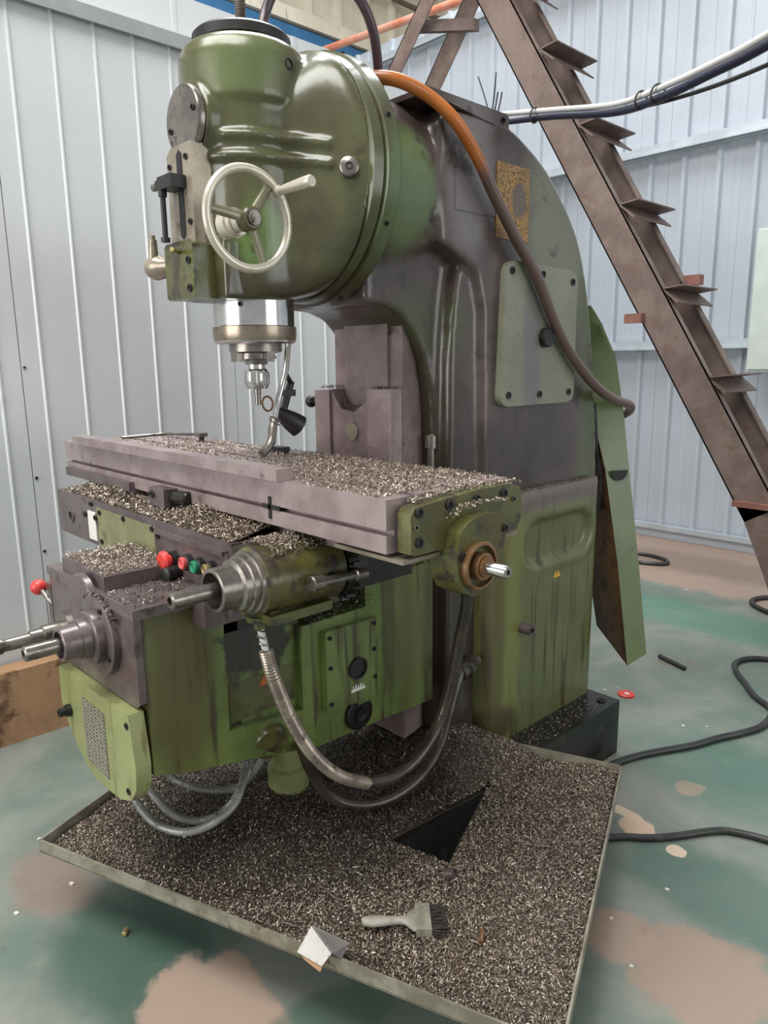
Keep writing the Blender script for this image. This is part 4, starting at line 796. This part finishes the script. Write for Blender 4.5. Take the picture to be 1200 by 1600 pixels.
for u in (.142, .148, .164): g.hexa([PB(u, -.0455, bz-.001), PB(u, .0455, bz-.001), PB(u, .0455, bz+.0215), PB(u, -.0455, bz+.0215), PB(u+.003, -.0455, bz-.001), PB(u+.003, .0455, bz-.001), PB(u+.003, .0455, bz+.0215), PB(u+.003, -.0455, bz+.0215)])
g.obj('ferrule', 'brushwood', pb)
g = G()
for k in range(150):
    v0 = random.uniform(-.042, .042); z0 = bz+random.uniform(.003, .017); Lh = random.uniform(.025, .045)
    a = PB(.170, v0, z0); b = PB(.172+Lh, v0*1.12+random.uniform(-.006, .006), z0+random.uniform(-.006, .004)); g.cyl(a, b, .0016, .0006, 5)
g.obj('bristles', 'bristle', pb)
# folded scrap of card on the tray rim
cd = thing('card_scrap', 'crumpled white folded card resting on the front rim of the tray', 'scrap', (-1.096, 0.778, 0.22))
def slab(pts, th, name, mat):
    pts = [Vector(p) for p in pts]; n = (pts[1]-pts[0]).cross(pts[2]-pts[0]).normalized()*th; g = G()
    g.hexa([*pts, *[p+n for p in pts]]) if len(pts) == 4 else None; return g.obj(name, mat, cd)
slab([(-1.084, 0.754, 0.238), (-1.019, 0.768, 0.238), (-1.010, 0.787, 0.262), (-1.081, 0.791, 0.280)], .002, 'front_flap', 'paper')
slab([(-1.080, 0.792, 0.280), (-1.009, 0.788, 0.262), (-1.010, 0.810, 0.232), (-1.028, 0.848, 0.236)], .002, 'top_flap', 'paper_grey')
slab([(-1.077, 0.757, 0.236), (-1.019, 0.768, 0.236), (-1.019, 0.762, 0.228), (-1.065, 0.758, 0.228)], .002, 'torn_lip', 'wood')
# wire curls and bits
tag(G().tube([(-1.184+.048*math.cos(a), .975+.052*math.sin(a), TZ+.018+.004*math.sin(3*a)) for a in np.linspace(.2, 5.4, 22)], .0022, 6).obj('wire_curl', 'dull_steel'), 'round curl of wire lying in the chips behind the white card', 'wire')
tag(G().cyl((-1.048, 1.178, 0.214), (-1.026, 1.183, 0.224), .013, n=16).lathe((-1.026, 1.183, 0.224), V(.9, .2, .4), [(0, .013), (.004, .013), (.004, .009), (-.01, .009)], 16).obj('tube_stub', 'iron_dark'), 'short dark tube stub poking up at the tip of the tray opening', 'tube')
tag(G().cyl((-0.848, 1.071, 0.215), (-0.865, 1.097, 0.219), .0055, n=10, ch=.001).obj('copper_stub', 'brass_rust'), 'short copper coloured stub beside the brush bristles', 'stub')
tag(G().cyl((-1.662, .622, .008), (-1.648, .606, .008), .007, n=12, ch=.0015).obj('brass_stub', 'brass'), 'small brass stub lying on the green floor before the tray', 'stub')
# ------------------------------------------------------------------ floor things
def floor_cable(pts, r, lab, name='floor_cable'):
    return tag(G().tube([(p[0], p[1], r) for p in pts], r, 10).obj(name, 'rubber'), lab, 'cable')
floor_cable([(-1.15, 1.9), (-1.185, 2.15), (-1.15, 2.34), (-1.04, 2.566), (-.99, 2.70), (-.945, 2.80), (-.91, 2.92), (-.93, 3.08), (-1.03, 3.17), (-1.10, 3.26), (-1.19, 3.38), (-1.23, 3.48), (-1.20, 3.58), (-1.10, 3.65), (-.95, 3.7), (-.6, 3.7)], .013, 'thick black cable running from the tray corner and looping back on the floor')
floor_cable([(-1.12, 1.68), (-1.02, 1.80), (-.945, 1.89), (-.90, 1.93), (-.844, 1.997), (-.76, 2.124), (-.70, 2.165), (-.632, 2.188), (-.5, 2.22), (-.3, 2.26)], .011, 'black cable leaving the right edge of the tray across the floor')
floor_cable([(-1.0, 4.30), (-1.2, 4.28), (-1.385, 4.348), (-1.50, 4.43), (-1.53, 4.53), (-1.47, 4.64), (-1.3, 4.70), (-1.0, 4.72)], .014, 'black cable loop on the floor near the back wall')
floor_cable([(-2.65, 4.86), (-2.5, 4.83), (-2.38, 4.84), (-2.28, 4.92), (-2.33, 5.02), (-2.5, 5.06), (-2.7, 5.0)], .014, 'small black cable loop on bare concrete behind the rear guard')
tag(G().tube([(-1.53, 3.305, .011), (-1.48, 3.285, .011), (-1.42, 3.265, .011), (-1.373, 3.244, .011)], .011, 8).obj('cable_offcut', 'rubber'), 'short black cable offcut lying alone on the green floor', 'cable')
rc = thing('bottle_cap', 'flat red plastic lid on the green floor behind the base', 'lid', (-1.44, 2.81, 0))
G().lathe((-1.44, 2.81, 0), ZP, [(0, .036), (.007, .036), (.009, .033), (.009, 0)], 28).obj('lid_disc', 'red', rc); G().box(-1.445, -1.425, 2.80, 2.815, .009, .0105).obj('white_mark', 'white', rc)
tag(G().prism([(.60, .0), (3.0, 0), (3.0, .29), (.60, .295), (.0, .30), (-.6, .29), (-.6, 0)], 'x', -3.02+.02, -2.905, .008).obj('wooden_beam', 'wood'), 'old squared timber lying along the foot of the white wall', 'timber')
for k in range(16):
    x, y = random.choice([(-2.1, .52), (-.75, 1.5), (-.9, 1.75), (-1.3, 2.8), (-1.7, 4.4), (-2.2, 4.6)]); x += random.uniform(-.25, .25); y += random.uniform(-.12, .12)
    if inside(poly, np.array([x]), np.array([y]))[0] or abs(x+1.6) < .1 and y < 2.4: continue
    s = random.uniform(.006, .014)
    tag(G().prism([(x, y), (x+s, y+s*.3), (x+s*.8, y+s), (x-s*.2, y+s*.6)], 'z', 0, .002+s*.15).obj('paint_flake', 'white'), 'pale crumb of debris lying on the green floor', 'debris', 'crumbs on the floor')
# ------------------------------------------------------------------ steel stair
S0, S1 = V(-1.188, 0, .745), V(-3.6, 0, 4.69)     # stringer centre line in XZ
dS = (S1-S0).normalized(); nS = V(-dS.z, 0, dS.x)*-1
stair = thing('steel_stair', 'brown steel stair with angle treads leaning in front of the back wall', 'stair', (-1.2, 3.7, 0))
def stringer(y, flip):
    g = G(); hw_, f, th = .082, .045, .007
    def bar(u0, u1, y0, y1):
        a = [S0+nS*u0+V(0, y0, 0), S0+nS*u1+V(0, y0, 0), S0+nS*u1+V(0, y1, 0), S0+nS*u0+V(0, y1, 0)]; b = [p+(S1-S0) for p in a]; g.hexa(a+b)
    bar(-hw_, hw_, y, y+th); s_ = f*flip
    bar(-hw_, -hw_+th, min(y, y+s_), max(y, y+s_)); bar(hw_-th, hw_, min(y, y+s_), max(y, y+s_))
    return g.obj('stringer', 'rusty', stair)
stringer(3.50, 1); stringer(3.83, -1)
for k in range(9):
    x, z = -1.458-.2525*k+.0, 1.365+.424*k
    if z > 4.6: break
    g = G(); hwid = .075
    # angle iron tread: sloping plate and short downturned leg
    def leg(p, q, th=.007):
        d = (Vector(q)-Vector(p)).normalized(); n = V(-d.z, 0, d.x)*th; A = [Vector(p), Vector(q), Vector(q)+n, Vector(p)+n]
        g.hexa([v+V(0, 3.507, 0) for v in A]+[v+V(0, 3.905, 0) for v in A])
    leg((x-.03, 0, z), (x+.075, 0, z+.012)); leg((x-.03, 0, z), (x+.055, 0, z-.07))
    g.obj('tread', 'rusty', stair)
G().box(-1.905, -1.815, 3.46, 3.50, 1.635, 1.68, .004).obj('bracket', 'primer', stair)
G().box(-1.80, -1.70, 3.83, 3.88, 1.83, 1.88, .004).obj('bracket', 'primer', stair)
G().prism([(-1.31, .80), (-1.03, .80), (-1.03, .775), (-1.31, .775)], 'y', 3.47, 3.86).obj('joint_plate', 'primer', stair)
G().prism([(-1.29, .775), (-1.05, .775), (-.78, .0), (-.95, .0)], 'y', 3.50, 3.56).obj('leg', 'rusty', stair)
G().prism([(-1.29, .775), (-1.05, .775), (-.78, .0), (-.95, .0)], 'y', 3.78, 3.83).obj('leg', 'rusty', stair)
# stair bracing seen over the machine
def brace(p, q, wd, lab):
    p, q = Vector(p), Vector(q); d = (q-p).normalized(); n = V(-d.z, 0, d.x)*wd/2; t = V(0, .05, 0); g = G()
    g.hexa([p+n, p-n, p-n+t*.14, p+n+t*.14, q+n, q-n, q-n+t*.14, q+n+t*.14]); g.hexa([p+n, p+n-n.normalized()*.007, p+n-n.normalized()*.007+t, p+n+t, q+n, q+n-n.normalized()*.007, q+n-n.normalized()*.007+t, q+n+t])
    o = g.obj('steel_brace', 'rusty'); return tag(o, lab, 'steel post', 'stair bracing')
b1 = brace((-6.45, 4.0, 0), (-2.75, 4.0, 4.50), .15, 'dark brown channel post slanting up behind the machine head')
b2 = brace((-6.9, 3.7, 0), (-3.10, 3.7, 4.10), .12, 'lighter brown flat post slanting up left of the dark one')
tag(G().hexa([(-3.66, 3.71, 3.62), (-3.66, 3.71, 3.55), (-3.66, 3.76, 3.55), (-3.66, 3.76, 3.62), (-3.36, 4.0, 3.62), (-3.36, 4.0, 3.55), (-3.36, 4.05, 3.55), (-3.36, 4.05, 3.62)]).obj('cross_tie', 'rusty'), 'short brown tie between the two slanting posts', 'steel tie')
# ------------------------------------------------------------------ overhead cables, pipe, cabinet
tag(G().tube([(-1.56, 1.93, 2.20), (-1.508, 1.95, 2.201), (-1.344, 1.95, 2.173), (-1.107, 1.9, 2.121), (-0.931, 1.8, 2.092), (-.76, 1.7, 2.075), (-0.613, 1.6, 2.061), (-.3, 1.4, 2.06)], .0075, 10, .03).obj('white_cable', 'white_cable'), 'white cable on top of the bundle slung from the column top', 'cable')
tag(G().tube([(-1.56, 1.93, 2.185), (-1.49, 1.945, 2.176), (-1.343, 1.95, 2.156), (-1.106, 1.9, 2.101), (-0.93, 1.8, 2.070), (-0.764, 1.7, 2.056), (-0.611, 1.6, 2.043), (-.3, 1.4, 2.04)], .0105, 10, .03).obj('dark_cable', 'blue_black'), 'thick dark blue cable hanging under the white one', 'cable')
tag(G().tube([(-1.56, 1.965, 2.19), (-1.344, 1.975, 2.162), (-1.107, 1.92, 2.108), (-0.85, 1.77, 2.05), (-0.611, 1.62, 2.015), (-.3, 1.43, 2.0)], .005, 8, .03).obj('thin_cable', 'rubber'), 'thin black cable drooping from the overhead bundle', 'cable')
for i, (x, y, z) in enumerate(((-1.40, 1.95, 2.172), (-1.0, 1.842, 2.092), (-.935, 1.802, 2.082))):
    tag(G().ring((x, y, z), V(1, -.25*i, -.2), .020, .003, 20, 6).obj('cable_tie', 'rubber'), ('black tie round the cable bundle close to the column', 'black tie round the bundle left of its lowest bend', 'black tie round the bundle at its lowest bend')[i], 'cable tie')
for i, (a, b) in enumerate((((-1.53, 1.9, 2.19), (-1.578, 1.9, 2.312)), ((-1.523, 1.9, 2.19), (-1.508, 1.9, 2.305)), ((-1.515, 1.9, 2.19), (-1.500, 1.9, 2.25)), ((-1.51, 1.91, 2.19), (-1.492, 1.91, 2.25)))):
    tag(G().tube([a, (Vector(a)+Vector(b))/2+V(.002, 0, 0), b], .0022, 6).obj('tie_end', 'rubber'), ('stiff black tie end leaning left above the column', 'tallest upright black tie end above the column', 'short black tie end, nearest the tall one', 'short black tie end, rightmost of the four')[i], 'cable tie')
tag(G().cyl((-7.9, 5.5, 4.87), (-2.5, 5.5, 4.44), .036, n=14).obj('orange_pipe', 'pipe_orange'), 'faded orange pipe running along the top of the back wall', 'pipe')
cb = thing('wall_cabinet', 'pale grey metal cabinet fixed to the back wall at the right', 'cabinet', (-1.6, 5.5, 1.37))
G().box(-1.985, -1.1, 5.30, 5.60, 1.37, 2.30, .006).obj('cabinet_body', 'cabinet', cb); G().box(-1.975, -1.11, 5.285, 5.30, 1.385, 2.285, .005).obj('cabinet_door', 'cabinet', cb)
